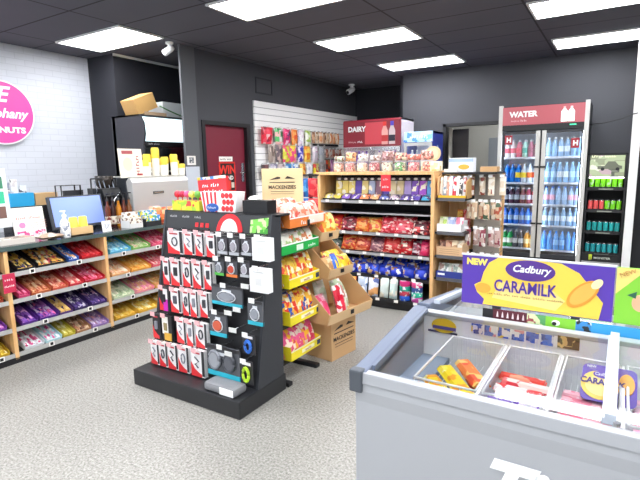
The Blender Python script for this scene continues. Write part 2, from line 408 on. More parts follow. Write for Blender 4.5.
t = thing('win_poster', 'red framed WIN poster on the maroon door', 'poster', FD2, 5.32, 0, 1.36, me=MB().box(-.17, .17, -.004, 0, -.22, .22, mat('#d32a22', .5)).box(-.145, .145, -.006, -.003, -.195, .195, mat('#1c1718')))
txt('WIN', .17, t, 0, -.007, .05, mat('#e8382c'), align='CENTER', bold=.006)
txt('AND', .08, t, .03, -.007, -.04, PAPER, align='CENTER', bold=.003)
obj('printed_bottle', MB().box(-.02, .06, -.008, -.005, -.19, -.05, mat('#e0402f')).box(.07, .13, -.008, -.005, -.16, -.08, mat('#ddd6c6')), t)
# ================================================================ donut counter along the left
FC = Frame((-3.98, 0, 0), 90)      # x = along the counter, y = behind its front
TILT = R(20); SD = .37
SHZ = [.715, .5, .275, .07]
bays = [(1.0, 1.79, 'left end bay'), (1.79, 2.64, 'wide middle bay'), (2.64, 3.47, 'right bay beside the headphone stand'), (3.47, 4.28, 'far bay behind the headphone stand')]
RAIL = mat('#b5b4b2', .4); TICK = mat('#1a1a1c', .5)
def tick_mesh():
    return MB().box(-.022, .022, -.004, 0, -.02, .02, PAPER).box(-.013, .012, -.005, -.003, -.012, .012, TICK)
for bi, (a, b, nm) in enumerate(bays):
    t = thing('counter_display', 'black sweets counter unit with beech uprights, '+nm, 'display counter', FC, a, 0, 0, group='sweets counter units')
    L_ = b-a
    obj('side_panel', MB().box(0, .03, -.012, .42, .03, .9, WOOD), t, label='beech upright')
    if bi == 3: obj('side_panel', MB().box(L_-.03, L_, -.012, .42, .03, .9, WOOD), t)
    obj('back_panel', MB().box(.03, L_, .42, .44, 0, .9, BLKM), t)
    obj('kick_plate', MB().box(0, L_, -.012, .05, 0, .046, BLK), t)
    obj('service_panel', MB().box(0, L_, .9, .93, 0, .905, BLKM).box(0, L_, .44, .9, .88, .905, BLKM), t)
    for k, z in enumerate(SHZ):
        c, s = math.cos(TILT), math.sin(TILT)
        obj('shelf', MB().prof([(0, z-.016), (SD*c, z+SD*s-.016), (SD*c, z+SD*s), (0, z)], .03, L_, BLK).box(.03, L_, -.008, 0, z-.022, z+.012, RAIL), t)
        for q in range(2): obj('price_ticket', cached(('ticket',), tick_mesh), t, loc=(.2+q*.4+.03*k, -.008, z-.002))
wt = thing('worktop', 'black glossy worktop running along the top of the sweets counter', 'worktop', FC, 0, 0, 0)
obj('top_board', MB().box(1.0, 4.3, -.01, .98, .91, .935, mat('#22242a', .15)).mesh('top_board', .003), wt)
obj('front_edge', MB().box(1.0, 4.3, -.018, -.01, .9, .935, mat('#4a5a58', .25)), wt)

def carton_mesh(w, d, h, m, lip=.5):
    b = MB(); T = .003
    b.box(-w/2, w/2, 0, d, 0, T, m); b.box(-w/2, w/2, 0, T, T, h*lip, m)
    b.box(-w/2, w/2, d-T, d, T, h, m); b.box(-w/2, -w/2+T, T, d-T, T, h*.8, m); b.box(w/2-T, w/2, T, d-T, T, h*.8, m)
    return b
def bar_mesh(w, d, h, m, ends=None):
    b = MB(); n = 5
    e = ends or m
    b.add([(x, y, z) for y in (.004, .016, d-.016, d-.004) for x, z in ((-w/2, h*.35), (-w*.3, h), (w*.3, h), (w/2, h*.35), (w*.3, 0), (-w*.3, 0))],
          [(i+6*k, (i+1) % 6+6*k, (i+1) % 6+6*k+6, i+6*k+6) for k in (0, 1, 2) for i in range(6)]+[(0, 5, 4, 3, 2, 1), (18, 19, 20, 21, 22, 23)], m)
    b.box(-w*.42, w*.42, 0, .004, h*.45, h*.55, e); b.box(-w*.42, w*.42, d-.004, d, h*.45, h*.55, e)
    return b
# (from, to, carton colour, bar inks, look)
P = print_mat
SW = {
 (1, 0): [(1.88, 2.02, '#221c28', ['#e2b23a', '#1d1830', '#f0d060', '#3a2a5a'], 'dark bars with gold print'), (2.04, 2.28, '#17151c', ['#e6a93c', '#241c2c', '#c23a4a', '#e8d9b0'], 'black and gold bars'), (2.3, 2.4, '#2d5ab0', ['#e9eef6', '#2e62c0', '#f0a860'], 'blue and white bars'), (2.42, 2.63, '#b01018', ['#e02028', '#c41420', '#f4606a', '#b80d18'], 'bright red bars')],
 (1, 1): [(1.87, 1.96, '#d8487a', ['#ef7da0', '#d23068', '#f7c4cc'], 'pink bars'), (1.97, 2.13, '#c56a3c', ['#e89a6a', '#d0583a', '#f5cc9c', '#b8432c'], 'orange brown bars'), (2.14, 2.28, '#cf5840', ['#f09a78', '#e2563c', '#fbd6b8', '#cc3c38'], 'peach and red bars'), (2.29, 2.42, '#cc2838', ['#f08078', '#e03038', '#fcd8c8'], 'salmon bars'), (2.43, 2.63, '#c81c2c', ['#ef6088', '#e42838', '#f9b8c8', '#c81830'], 'red and pink bars')],
 (1, 2): [(1.87, 2.0, '#5a2a8c', ['#8a48c0', '#5a2a90', '#d890d0'], 'violet bars'), (2.01, 2.17, '#4c2284', ['#a050b4', '#5c2c98', '#e05898', '#d8c0e0'], 'purple and magenta bars'), (2.18, 2.3, '#57357a', ['#e8b860', '#f2d29c', '#c07838'], 'gold bars'), (2.31, 2.46, '#2e1c58', ['#3a2468', '#c8b8e0', '#503088', '#efe6f0'], 'dark purple and white bars'), (2.47, 2.63, '#3c2468', ['#54388c', '#d9c8e4', '#2c1c50', '#c890b8'], 'purple and silver bars')],
 (1, 3): [(1.87, 2.03, '#e0e4e8', ['#f4eef4', '#e04888', '#f4f8fa', '#d02868'], 'white and pink bars'), (2.04, 2.18, '#bfe3ea', ['#fbf4f6', '#e84c98', '#b4e4ec', '#f6bcd4'], 'white bars with pink swirls'), (2.19, 2.3, '#c8b838', ['#e0d058', '#c0a830', '#f2ecb0'], 'lime yellow bars'), (2.31, 2.45, '#b08058', ['#dab090', '#b04838', '#eed2a8', '#704028'], 'tan and brown bars'), (2.46, 2.63, '#9878b8', ['#c0a0d4', '#9068b4', '#eadcf0', '#d0889c'], 'lilac bars')],
 (2, 0): [(2.70, 2.93, '#5cb4d8', ['#88d0ea', '#58b0e0', '#a8d080', '#dff0f4'], 'blue and green packs'), (2.95, 3.16, '#86b860', ['#c8d8a0', '#e08c78', '#a0c870', '#f4e4d0'], 'green and peach packs'), (3.18, 3.44, '#e2557c', ['#ef6888', '#f4a0b0', '#d83858'], 'rose pink packs')],
 (2, 1): [(2.70, 2.9, '#e8b078', ['#f4c8a0', '#e89870', '#fce8d0'], 'peach packs'), (2.92, 3.15, '#e8a040', ['#f4b850', '#f8d488', '#e89030'], 'golden packs'), (3.17, 3.44, '#e05868', ['#f08090', '#e84858', '#f8c8c0'], 'coral packs')],
 (2, 2): [(2.70, 2.93, '#c8d8b8', ['#e8eccc', '#c8d4a8', '#f8f4e0', '#98b080'], 'cream and green packs'), (2.95, 3.17, '#ea90a0', ['#f4b080', '#f080a8', '#fce0d0'], 'pink and orange packs'), (3.19, 3.44, '#e8b060', ['#f4c070', '#f09058', '#f8e0b0'], 'apricot packs')],
 (2, 3): [(2.70, 2.94, '#e0b038', ['#f0c440', '#e8a830', '#f8e088'], 'yellow packs'), (2.96, 3.2, '#e8b840', ['#f8d050', '#f0b840', '#fff0b0'], 'bright yellow packs'), (3.22, 3.44, '#d8a030', ['#f0c048', '#e0a030', '#f8e0a0'], 'amber packs')],
 (0, 0): [(1.5, 1.76, '#a03028', ['#d06848', '#b03830', '#f0c090'], 'rust coloured bars')],
 (0, 1): [(1.5, 1.76, '#a04028', ['#e0763c', '#c04830', '#f0c090'], 'orange bars')],
 (0, 2): [(1.5, 1.76, '#8040a0', ['#b048b8', '#8838a8', '#e890d8'], 'magenta purple bars')],
 (0, 3): [(1.5, 1.76, '#d0a828', ['#f0d048', '#d8a828', '#f8ecb0'], 'yellow bars')],
}
SHN = ['top', 'second', 'third', 'bottom']; BAYN = ['end', 'middle', 'next', 'far']
c_, s_ = math.cos(TILT), math.sin(TILT)
def pale(h, k=.14):
    return '#'+''.join('%02x' % round(int(h[i:i+2], 16)*(1-k)+255*k) for i in (1, 3, 5))
for (bi, k), items in SW.items():
    z = SHZ[k]
    for i, (a, b, cc, inks, look) in enumerate(items):
        inks = [pale(q) for q in inks]; w = b-a; cx = (a+b)/2; d = .30
        where = f'{SHN[k]} shelf of {BAYN[bi]} counter bay'
        thing('display_carton', f'carton holding {look}, {where}', 'carton', FC, cx, .008*c_, z+.004, rx=TILT, group='open cartons on the sweets counter', me=cached(('carton', round(w, 3), d, .05, cc), lambda: carton_mesh(w-.006, d, .055, mat(cc, .5))))
        nb = max(2, round(w/.056)); bw = (w-.016)/nb
        one = look.replace('bars', 'bar').replace('packs', 'pack')
        for r_ in range(2):
            for q in range(nb):
                me = cached(('bar', nb, round(w, 3), tuple(inks)), lambda: bar_mesh(bw*.94, .138, .026, P(inks+[cc], 52, .28, (1, .45, 1)), mat(inks[0])))
                x = a+.008+bw*(q+.5); dd = .014+r_*.142
                for lay in range(1):
                    zz = .007+lay*.027
                    thing('chocolate_bar', f'{one} in carton on {where}', 'chocolate bar', FC, x, .008+dd*c_-zz*s_, z+.004+dd*s_+zz*c_, rx=TILT, group=f'{look}, {where}', me=me)
# crimson tag sign hanging from the counter's first upright
t = thing('hanging_tag', 'small crimson sign clipped to the left beech upright of the counter', 'sign', FC, 1.80, -.03, .655, me=MB().box(-.045, .045, -.003, 0, -.075, .075, mat('#c42a4e', .5)))
faux('BEST', .028, t, 0, -.004, .02, PAPER, align='CENTER'); faux('TREATS', .022, t, 0, -.004, -.03, PAPER, align='CENTER')
# ---------------------------------------------------------------- things on the worktop
TZ = .936
t = thing('menu_poster', 'white poster with coloured squares at left edge of photo', 'poster', FC, 1.84, .42, TZ, rx=R(-3))
obj('poster_board', MB().box(-.25, .25, 0, .006, .1, .6, WHT), t)
obj('stand_foot', MB().box(-.1, .1, -.04, .1, 0, .09, CHROME), t)
for i, cc in enumerate(['#7d5a50', '#40c89a', '#3f8a6a']): obj('printed_square', MB().box(.12, .215, -.003, 0, .18+i*.125, .28+i*.125, mat(cc)), t)
thing('blue_box', 'bright blue cardboard box behind the donut notice', 'box', FC, 2.39, .80, TZ+.24, me=MB().box(-.12, .10, 0, .12, 0, .125, mat('#28a6dc', .5)))
t = thing('black_riser', 'black open stand under the blue and brown boxes', 'stand', FC, 2.5, .78, TZ, me=MB().box(-.25, .25, 0, .16, 0, .239, BLK))
thing('brown_box', 'tan cardboard box on the black stand beside the blue box', 'cardboard box', FC, 2.6, .80, TZ+.24, me=MB().box(-.1, .12, 0, .13, 0, .115, mat('#cda878', .7)))
t = thing('donut_notice', 'white notice with pink donut prints standing on the worktop', 'notice', FC, 2.15, .25, TZ, rx=R(-8))
obj('notice_board', MB().box(-.13, .13, 0, .005, 0, .27, PAPER), t)
obj('printed_donuts', MB().box(-.11, .12, -.003, 0, .0, .07, P(['#f6d2dc', '#ef5d96', '#fbe6ea', '#e2407e'], 42)).plate(circ(-.06, .12, .025), -.003, 0, mat('#e58ab8')), t)
faux('FRESH DONUTS', .03, t, 0, -.002, .17, mat('#e27a70'), align='CENTER')
for i in range(4): faux('assorted flavours', .014, t, .01, -.002, .15-i*.02, mat('#d8908a'))
t = thing('donut_box', 'white shallow donut box with window in front of the notice', 'box', FC, 1.93, .05, TZ, me=MB().box(-.12, .14, 0, .16, 0, .045, mat('#d9d2c9', .5)))
obj('box_window', MB().box(-.1, .12, .015, .14, .045, .048, P(['#7b6a5c', '#b79c80', '#4c463f', '#e3d9cc'], 22)), t)
thing('wrapped_pastry', 'brown wrapped pastry lying on the worktop beside donut box', 'pastry', FC, 2.19, .14, TZ+.03, rx=R(90), me=MB().pillow(.2, .16, .04, P(['#a98d74', '#dccab4', '#7d6a58'], 20)), rz=R(0))
# little figures and letters on blue box: plain bits
for i, (dx, cc, hh, lb) in enumerate([(-.09, '#8d94a4', .1, 'small grey ornament standing on the blue box'), (-.02, '#f1eeee', .13, 'small white card ornament on the blue box'), (.06, '#e8e8ea', .07, 'small white letter block at right on the blue box')]):
    thing('ornament', lb, 'ornament', FC, 2.36+dx, .84, TZ+.366, me=MB().box(-.028, .028, 0, .03, 0, hh, P([cc, '#d8d0d0', '#5c5864'], 30)))
# POS monitor
t = thing('till_monitor', 'wide till monitor with pale blue screen on the worktop', 'monitor', FC, 2.69, .38, TZ)
obj('screen_frame', MB().box(-.27, .27, 0, .035, .03, .34, mat('#3c3f48', .4)).mesh('screen_frame', .006), t, rot=(R(-12), 0, 0))
obj('screen', MB().box(-.25, .25, -.004, 0, .055, .325, mat('#8298dc', .2, 0, .5)), t, rot=(R(-12), 0, 0))
obj('stand_foot', MB().box(-.12, .12, .02, .2, 0, .03, CHAR).box(-.04, .04, .06, .1, .02, .2, CHAR), t)
t = thing('drying_rack', 'thin black wire frame standing behind the till monitor', 'rack', FC, 2.78, .66, TZ, me=MB().tube([(-.1, 0, 0), (-.1, 0, .42), (.1, 0, .42), (.1, 0, 0)], .008, BLK).tube([(-.1, .1, 0), (-.1, .1, .42), (.1, .1, .42), (.1, .1, 0)], .008, BLK).box(-.06, .14, .02, .05, 0, .37, CHAR))
t = thing('pump_bottle', 'clear pump bottle with patterned label on the worktop', 'bottle', FC, 2.33, .05, TZ)
obj('bottle_body', MB().lathe([(.038, 0), (.04, .01), (.04, .12), (.03, .15), (.016, .165), (.016, .18)], P(['#e6e7ea', '#bfc3cc', '#f8f8fa', '#8f95a3'], 45)), t)
obj('pump', MB().lathe([(.018, .18), (.018, .195), (.006, .2), (.006, .225)], WHT).box(-.03, .012, -.008, .008, .222, .232, WHT), t)
t = thing('cup_holder', 'low pale wooden holder on the worktop below the monitor', 'holder', FC, 2.48, .04, TZ, me=MB().box(-.1, .1, 0, .012, 0, .075, mat('#e0bb88', .6)).box(-.1, .1, .1, .112, 0, .075, mat('#e0bb88', .6)).box(-.1, -.088, .012, .1, 0, .075, mat('#e0bb88')).box(.088, .1, .012, .1, 0, .075, mat('#e0bb88')).box(-.1, .1, 0, .11, 0, .01, mat('#e0bb88')))
for i, lb in enumerate(['yellow paper cup, left of the two in the wooden holder', 'yellow paper cup, right of the two in the wooden holder']):
    thing('paper_cup', lb, 'cup', FC, 2.435+i*.09, .098, TZ+.012, group='cups in the wooden holder', me=cached(('ycup',), lambda: MB().lathe([(.043, 0), (.044, .008), (.034, .145), (.028, .15)], mat('#f2de55', .5), n=18)))
t = thing('card_holder', 'white printed card standing right of the wooden cup holder', 'notice', FC, 2.73, .05, TZ, rx=R(-8), me=MB().box(-.045, .045, 0, .006, 0, .1, WHT))
obj('printed_marks', MB().box(-.035, .035, -.002, 0, .02, .085, P(['#f4f4f6', '#b6b8c0', '#f4f4f6'], 60)), t)
# syrup bottles
for i in range(5):
    cc = ['#6a3220', '#3a1c14', '#c07818', '#5c2a1c', '#7a4a28'][i]; ln = ['deep brown', 'almost black', 'amber', 'reddish brown', 'caramel brown'][i]
    t = thing('syrup_bottle', f'{ln} syrup bottle, {ordn(i, 5)} of five beside the monitor', 'bottle', FC, 2.92+i*.062, .3, TZ, group='syrup bottles beside the till monitor')
    obj('bottle_body', cached(('syr', cc), lambda: MB().lathe([(.027, 0), (.028, .01), (.028, .18), (.012, .23), (.012, .26)], mat(cc, .15), n=12)), t)
    obj('bottle_label', cached(('syrl',), lambda: MB().lathe([(.029, .03), (.029, .11)], P(['#e9e0d2', '#b7a58c', '#7a2c24'], 40), n=12)), t)
    obj('pump', cached(('syrp',), lambda: MB().lathe([(.014, .26), (.014, .28), (.005, .285), (.005, .33)], BLK, n=8).box(-.005, .005, -.04, .005, .325, .337, BLK)), t)
# wire rack with tangled dark tools
t = thing('utensil_rack', 'black wire rack with dangling bits between monitor and steel machine', 'rack', FC, 3.05, .52, TZ)
obj('rack_frame', MB().tube([(-.14, 0, 0), (-.14, 0, .48)], .008, BLK).tube([(.14, 0, 0), (.14, 0, .48)], .008, BLK).tube([(-.14, 0, .48), (.14, 0, .48)], .008, BLK).tube([(-.14, 0, .3), (.14, 0, .3)], .006, BLK), t)
for i in range(5): obj('dangling_tool', MB().tube([(-.11+.05*i, -.01, .46), (-.1+.05*i, -.03, .36), (-.12+.055*i, -.01, .28)], .005, mat('#8f98a8', .3, .6)), t)
# sweets boxes at the counter's right, on worktop
for i, (x, w, inks, lb) in enumerate([(3.03, .15, ['#e8e2d8', '#6a4a34', '#f6f2ea', '#b89a78'], 'small open box of brown and white sticks on the worktop'), (3.24, .19, ['#4a90d0', '#58b058', '#e8d850', '#e8f0f0'], 'small open box of blue, green and yellow packs on the worktop')]):
    t = thing('counter_box', lb, 'box', FC, x, .02, TZ, me=carton_mesh(w, .14, .09, mat('#26282c' if i else '#d8d8d6'), .5))
    tag(obj('packs', MB().box(-w/2+.006, w/2-.006, .01, .06, .004, .1, P(inks, 50)).box(-w/2+.006, w/2-.006, .06, .13, .004, .15, P(inks, 50, seed=2)), t), kind='stuff')
# snack bags on the worktop
bagdef = [(3.43, .1, ['#e87838', '#f4b080', '#c84828'], 'orange snack bag leaning on the worktop by steel machine'), (3.58, .08, ['#f08850', '#fbd0a8', '#d05030'], 'peach snack bag on the worktop, next to the blue bag'), (3.74, .1, ['#3a88d8', '#88c0f0', '#f0f4f8'], 'blue snack bag on the worktop right of peach bag'), (3.9, .14, ['#f0a0a0', '#f8d8c8', '#e05060'], 'pink snack bag on the worktop behind the headphone stand'), (3.5, .28, ['#d05838', '#f0b090', '#f8e0d0'], 'rust coloured snack bag at the back of the worktop')]
for x, y, inks, lb in bagdef:
    thing('snack_bag', lb, 'snack bag', FC, x, y, TZ, rx=R(-14), group='snack bags on the worktop', me=MB().pillow(.15, .17, .06, P(inks, 22)))
# stainless machine with cups on it
FM = Frame((-4.3, 0, 0), 90)
t = thing('steel_machine', 'big brushed steel coffee machine with dark side on the worktop', 'coffee machine', FM, 3.24, 0, TZ)
obj('front_panel', MB().prof([(0, 0), (.04, 0), (.1, .44), (.05, .485), (.02, .47), (0, .43)], 0, .77, STEEL).mesh('front_panel', .008), t)
obj('machine_body', MB().prof([(.041, 0), (.5, 0), (.5, .45), (.45, .484), (.102, .484)], -.01, .78, mat('#33363c', .3)).mesh('machine_body', .01), t)
obj('top_tray', MB().box(.0, .77, .04, .5, .484, .49, mat('#dcd8d0', .3, .4)), t)
obj('badge', MB().box(.26, .4, -.008, 0, .3, .325, CHAR).box(.27, .39, -.01, -.006, .305, .32, CHROME), t)
MZ = TZ+.491
t = thing('framed_poster', 'cream poster with maroon lettering on top of the steel machine', 'poster', FM, 3.16, .06, MZ-.01, rx=R(-4))
obj('poster_board', MB().box(0, .285, 0, .008, 0, .3, mat('#f3ead8', .5)), t)
faux('REWARDS', .055, t, .235, -.003, .03, mat('#a52a30'), rot=(PI/2, -PI/2, 0), bold=.002)
obj('printed_band', MB().box(.04, .17, -.002, 0, .245, .28, mat('#b65a5c')).box(.2, .27, -.002, 0, .02, .04, mat('#a52a30')), t)
obj('printed_picture', MB().plate(circ(.1, .14, .055, .07), -.002, 0, mat('#e6d8c0')), t)
cups = [(3.51, .17), (3.585, .24), (3.66, .31), (3.69, .15), (3.76, .19), (3.83, .21), (3.92, .24), (3.985, .17), (4.03, .13)]
for i, (x, h) in enumerate(cups):
    me = cached(('cupstack', h), lambda: MB().lathe([(.036, 0), (.042, h*.62)], mat('#f2eee4', .5), n=16).lathe([(.043, h*.62), (.044, h*.93), (.036, h)], mat('#f4d94a', .5), n=16))
    thing('cup_stack', f'stack of white and yellow cups on steel machine, {ordn(i, len(cups))} of its row', 'cup stack', FM, x, .12+.05*(i % 2), MZ, group='cup stacks on the steel machine', me=me)
t = thing('coffee_grinder', 'black coffee grinder standing between the syrup bottles and steel machine', 'coffee grinder', FM, 3.1, .1, TZ)
obj('grinder_body', MB().prof([(0, 0), (.3, 0), (.3, .38), (.05, .38), (.02, .3), (.06, .2), (0, .12)], -.11, .1, mat('#1a1b1f', .3)).mesh('grinder_body', .006), t)
obj('hopper', MB().lathe([(.06, .38), (.09, .42), (.09, .5), (.085, .505)], mat('#2c2623', .2), 0, .16), t)
obj('chrome_arm', MB().tube([(-.06, -.02, .12), (-.05, -.05, .26), (.02, -.04, .33), (.07, 0, .3)], .008, CHROME), t)
# ================================================================ headphone stand
SX0, SX1 = -2.845, -1.85
def sp(z): return 2.187+.188*z
t = thing('accessory_stand', 'black sloping display stand of phone accessories on grey floor', 'display stand', W0, (SX0+SX1)/2, 2.25, 0)
def lx(x): return x-(SX0+SX1)/2
def ly(y): return y-2.25
obj('base', MB().box(lx(-2.83), lx(-1.845), ly(2.02), ly(2.5), 0, .115, mat('#232428', .35)).mesh('base', .008), t)
obj('back_board', MB().prof([(ly(sp(.115)), .115), (ly(sp(1.085)), 1.085), (ly(sp(1.085)+.012), 1.085), (ly(sp(.115)+.012), .115)], lx(SX0)+.02, lx(SX1)-.02, mat('#1a1a1e', .5)), t)
for x0, x1 in ((lx(SX0), lx(SX0)+.02), (lx(SX1)-.02, lx(SX1))):
    obj('side_panel', MB().prof([(ly(sp(.115))-.005, .115), (ly(2.48), .115), (ly(2.5), 1.2), (ly(2.41), 1.21)], x0, x1, mat('#33353b', .5)), t)
obj('rear_panel', MB().box(lx(SX0)+.02, lx(SX1)-.02, ly(2.475), ly(2.485), .115, 1.19, BLKM), t)
y0 = ly(2.392)
hd_ = obj('header', MB().prof([(y0-.002, 1.083), (y0+.02, 1.2), (y0+.03, 1.2), (y0+.012, 1.083)], lx(SX0)+.02, lx(SX1)-.02, mat('#303235', .4)), t, label='header strip with red badge and green panel')
tl = math.atan2(.022, .117)
def hp(z, o=.003): return y0+(z-1.083)*.188-o
RDC = mat('#d9242c', .4)
def hplate(pts, o, m):   # flat print following the header slope
    n = len(pts)
    return MB().add([(x, hp(z, o), z) for x, z in pts]+[(x, hp(z, o-.002), z) for x, z in pts], [tuple(range(n))]+[(i+n, (i+1) % n+n, (i+1) % n, i) for i in range(n)], m)
cx = lx(-2.2)
obj('red_badge', hplate([(cx+.115*math.cos(a*PI/16), 1.085+.118*math.sin(a*PI/16)) for a in range(17)], .006, RDC), hd_)
obj('white_disc', hplate([(cx+.075*math.cos(a*PI/16), 1.085+.085*math.sin(a*PI/16)) for a in range(17)], .009, PAPER), hd_)
obj('green_picture', hplate([(lx(-2.02), 1.088), (lx(-1.875), 1.088), (lx(-1.875), 1.19), (lx(-2.02), 1.17)], .006, P(['#3f9a30', '#78c850', '#285c20', '#c8e8a0'], 26)), hd_)
for i, wd in enumerate(('CHARGE', 'CABLES', 'AUDIO')): faux(wd, .022, hd_, lx(-2.78)+i*.125, hp(1.16, .006), 1.16, mat('#b8b8b8'), rot=(PI/2-tl, 0, 0), bold=.001)
for i in range(3): obj('red_price', hplate([(lx(-2.52)+i*.05, 1.1), (lx(-2.49)+i*.05, 1.1), (lx(-2.49)+i*.05, 1.13), (lx(-2.52)+i*.05, 1.13)], .006, RDC), hd_)
# packs: x0,x1,ztop,zbot,kind
PK_ = {
1: [(-2.696, -2.546, 1.075, .915, 'w'), (-2.53, -2.434, 1.075, .92, 'w'), (-2.419, -2.34, 1.075, .92, 'w'), (-2.316, -2.226, 1.075, .92, 'w'), (-2.218, -2.131, 1.075, .95, 'd'), (-2.117, -2.033, 1.075, .95, 'd'), (-2.012, -1.931, 1.075, .958, 'd'), (-1.925, -1.788, 1.077, .932, 'b')],
2: [(-2.722, -2.645, .878, .692, 'w'), (-2.64, -2.535, .879, .696, 'w'), (-2.52, -2.434, .886, .702, 'w'), (-2.424, -2.331, .886, .70, 'w'), (-2.316, -2.24, .886, .706, 'w'), (-2.224, -2.145, .921, .813, 'g'), (-2.123, -2.031, .926, .812, 'o'), (-2.006, -1.935, .93, .823, 'd'), (-1.925, -1.780, .889, .739, 'b')],
3: [(-2.736, -2.628, .68, .511, 'm'), (-2.617, -2.519, .68, .514, 'w'), (-2.5, -2.43, .69, .508, 'w'), (-2.425, -2.354, .69, .508, 'w'), (-2.332, -2.25, .69, .521, 'w'), (-2.234, -1.97, .758, .626, 'c'), (-1.92, -1.80, .693, .538, 'c')],
4: [(-2.781, -2.70, .486, .307, 'r'), (-2.686, -2.585, .49, .311, 'k'), (-2.534, -2.447, .49, .316, 'w'), (-2.436, -2.366, .49, .312, 'w'), (-2.35, -2.25, .49, .317, 'w'), (-2.232, -2.085, .583, .42, 'e'), (-1.94, -1.84, .482, .356, 'u')],
5: [(-2.779, -2.695, .296, .125, 'w'), (-2.689, -2.608, .3, .125, 'w'), (-2.601, -2.505, .305, .125, 'w'), (-2.498, -2.397, .31, .125, 'w'), (-2.375, -2.252, .31, .125, 'w'), (-2.231, -1.95, .372, .165, 'h'), (-1.938, -1.84, .323, .173, 'y')]}
KN = {'w': 'white and red carded cable pack', 'd': 'dark blister pack of earphones', 'b': 'plain white accessory box', 'g': 'dark blister pack with green foot', 'o': 'dark blister pack with orange foot', 'm': 'black and magenta carded pack', 'c': 'clear grey pack with cyan foot', 'r': 'black and red carded pack', 'k': 'black pack with yellow picture', 'e': 'grey pack of orange earphones', 'u': 'small pack with blue coiled cable', 'h': 'large headphone pack with cyan foot', 'y': 'small pack with lime coiled cable'}
RN = {1: 'top row', 2: 'second row', 3: 'third row', 4: 'fourth row', 5: 'bottom row'}
CW = mat('#f1eff0', .4); CR = mat('#e0343a', .4); CK = mat('#2b2a2e', .4); GB = mat('#7d7f86', .35); CY = mat('#2bb4cc', .4)
def ring(b, cx, cz, rx, rz, y, r, m): b.tube([(cx+rx*math.cos(a), y, cz+rz*math.sin(a)) for a in [i*2*PI/12 for i in range(13)]], r, m, 5); return b
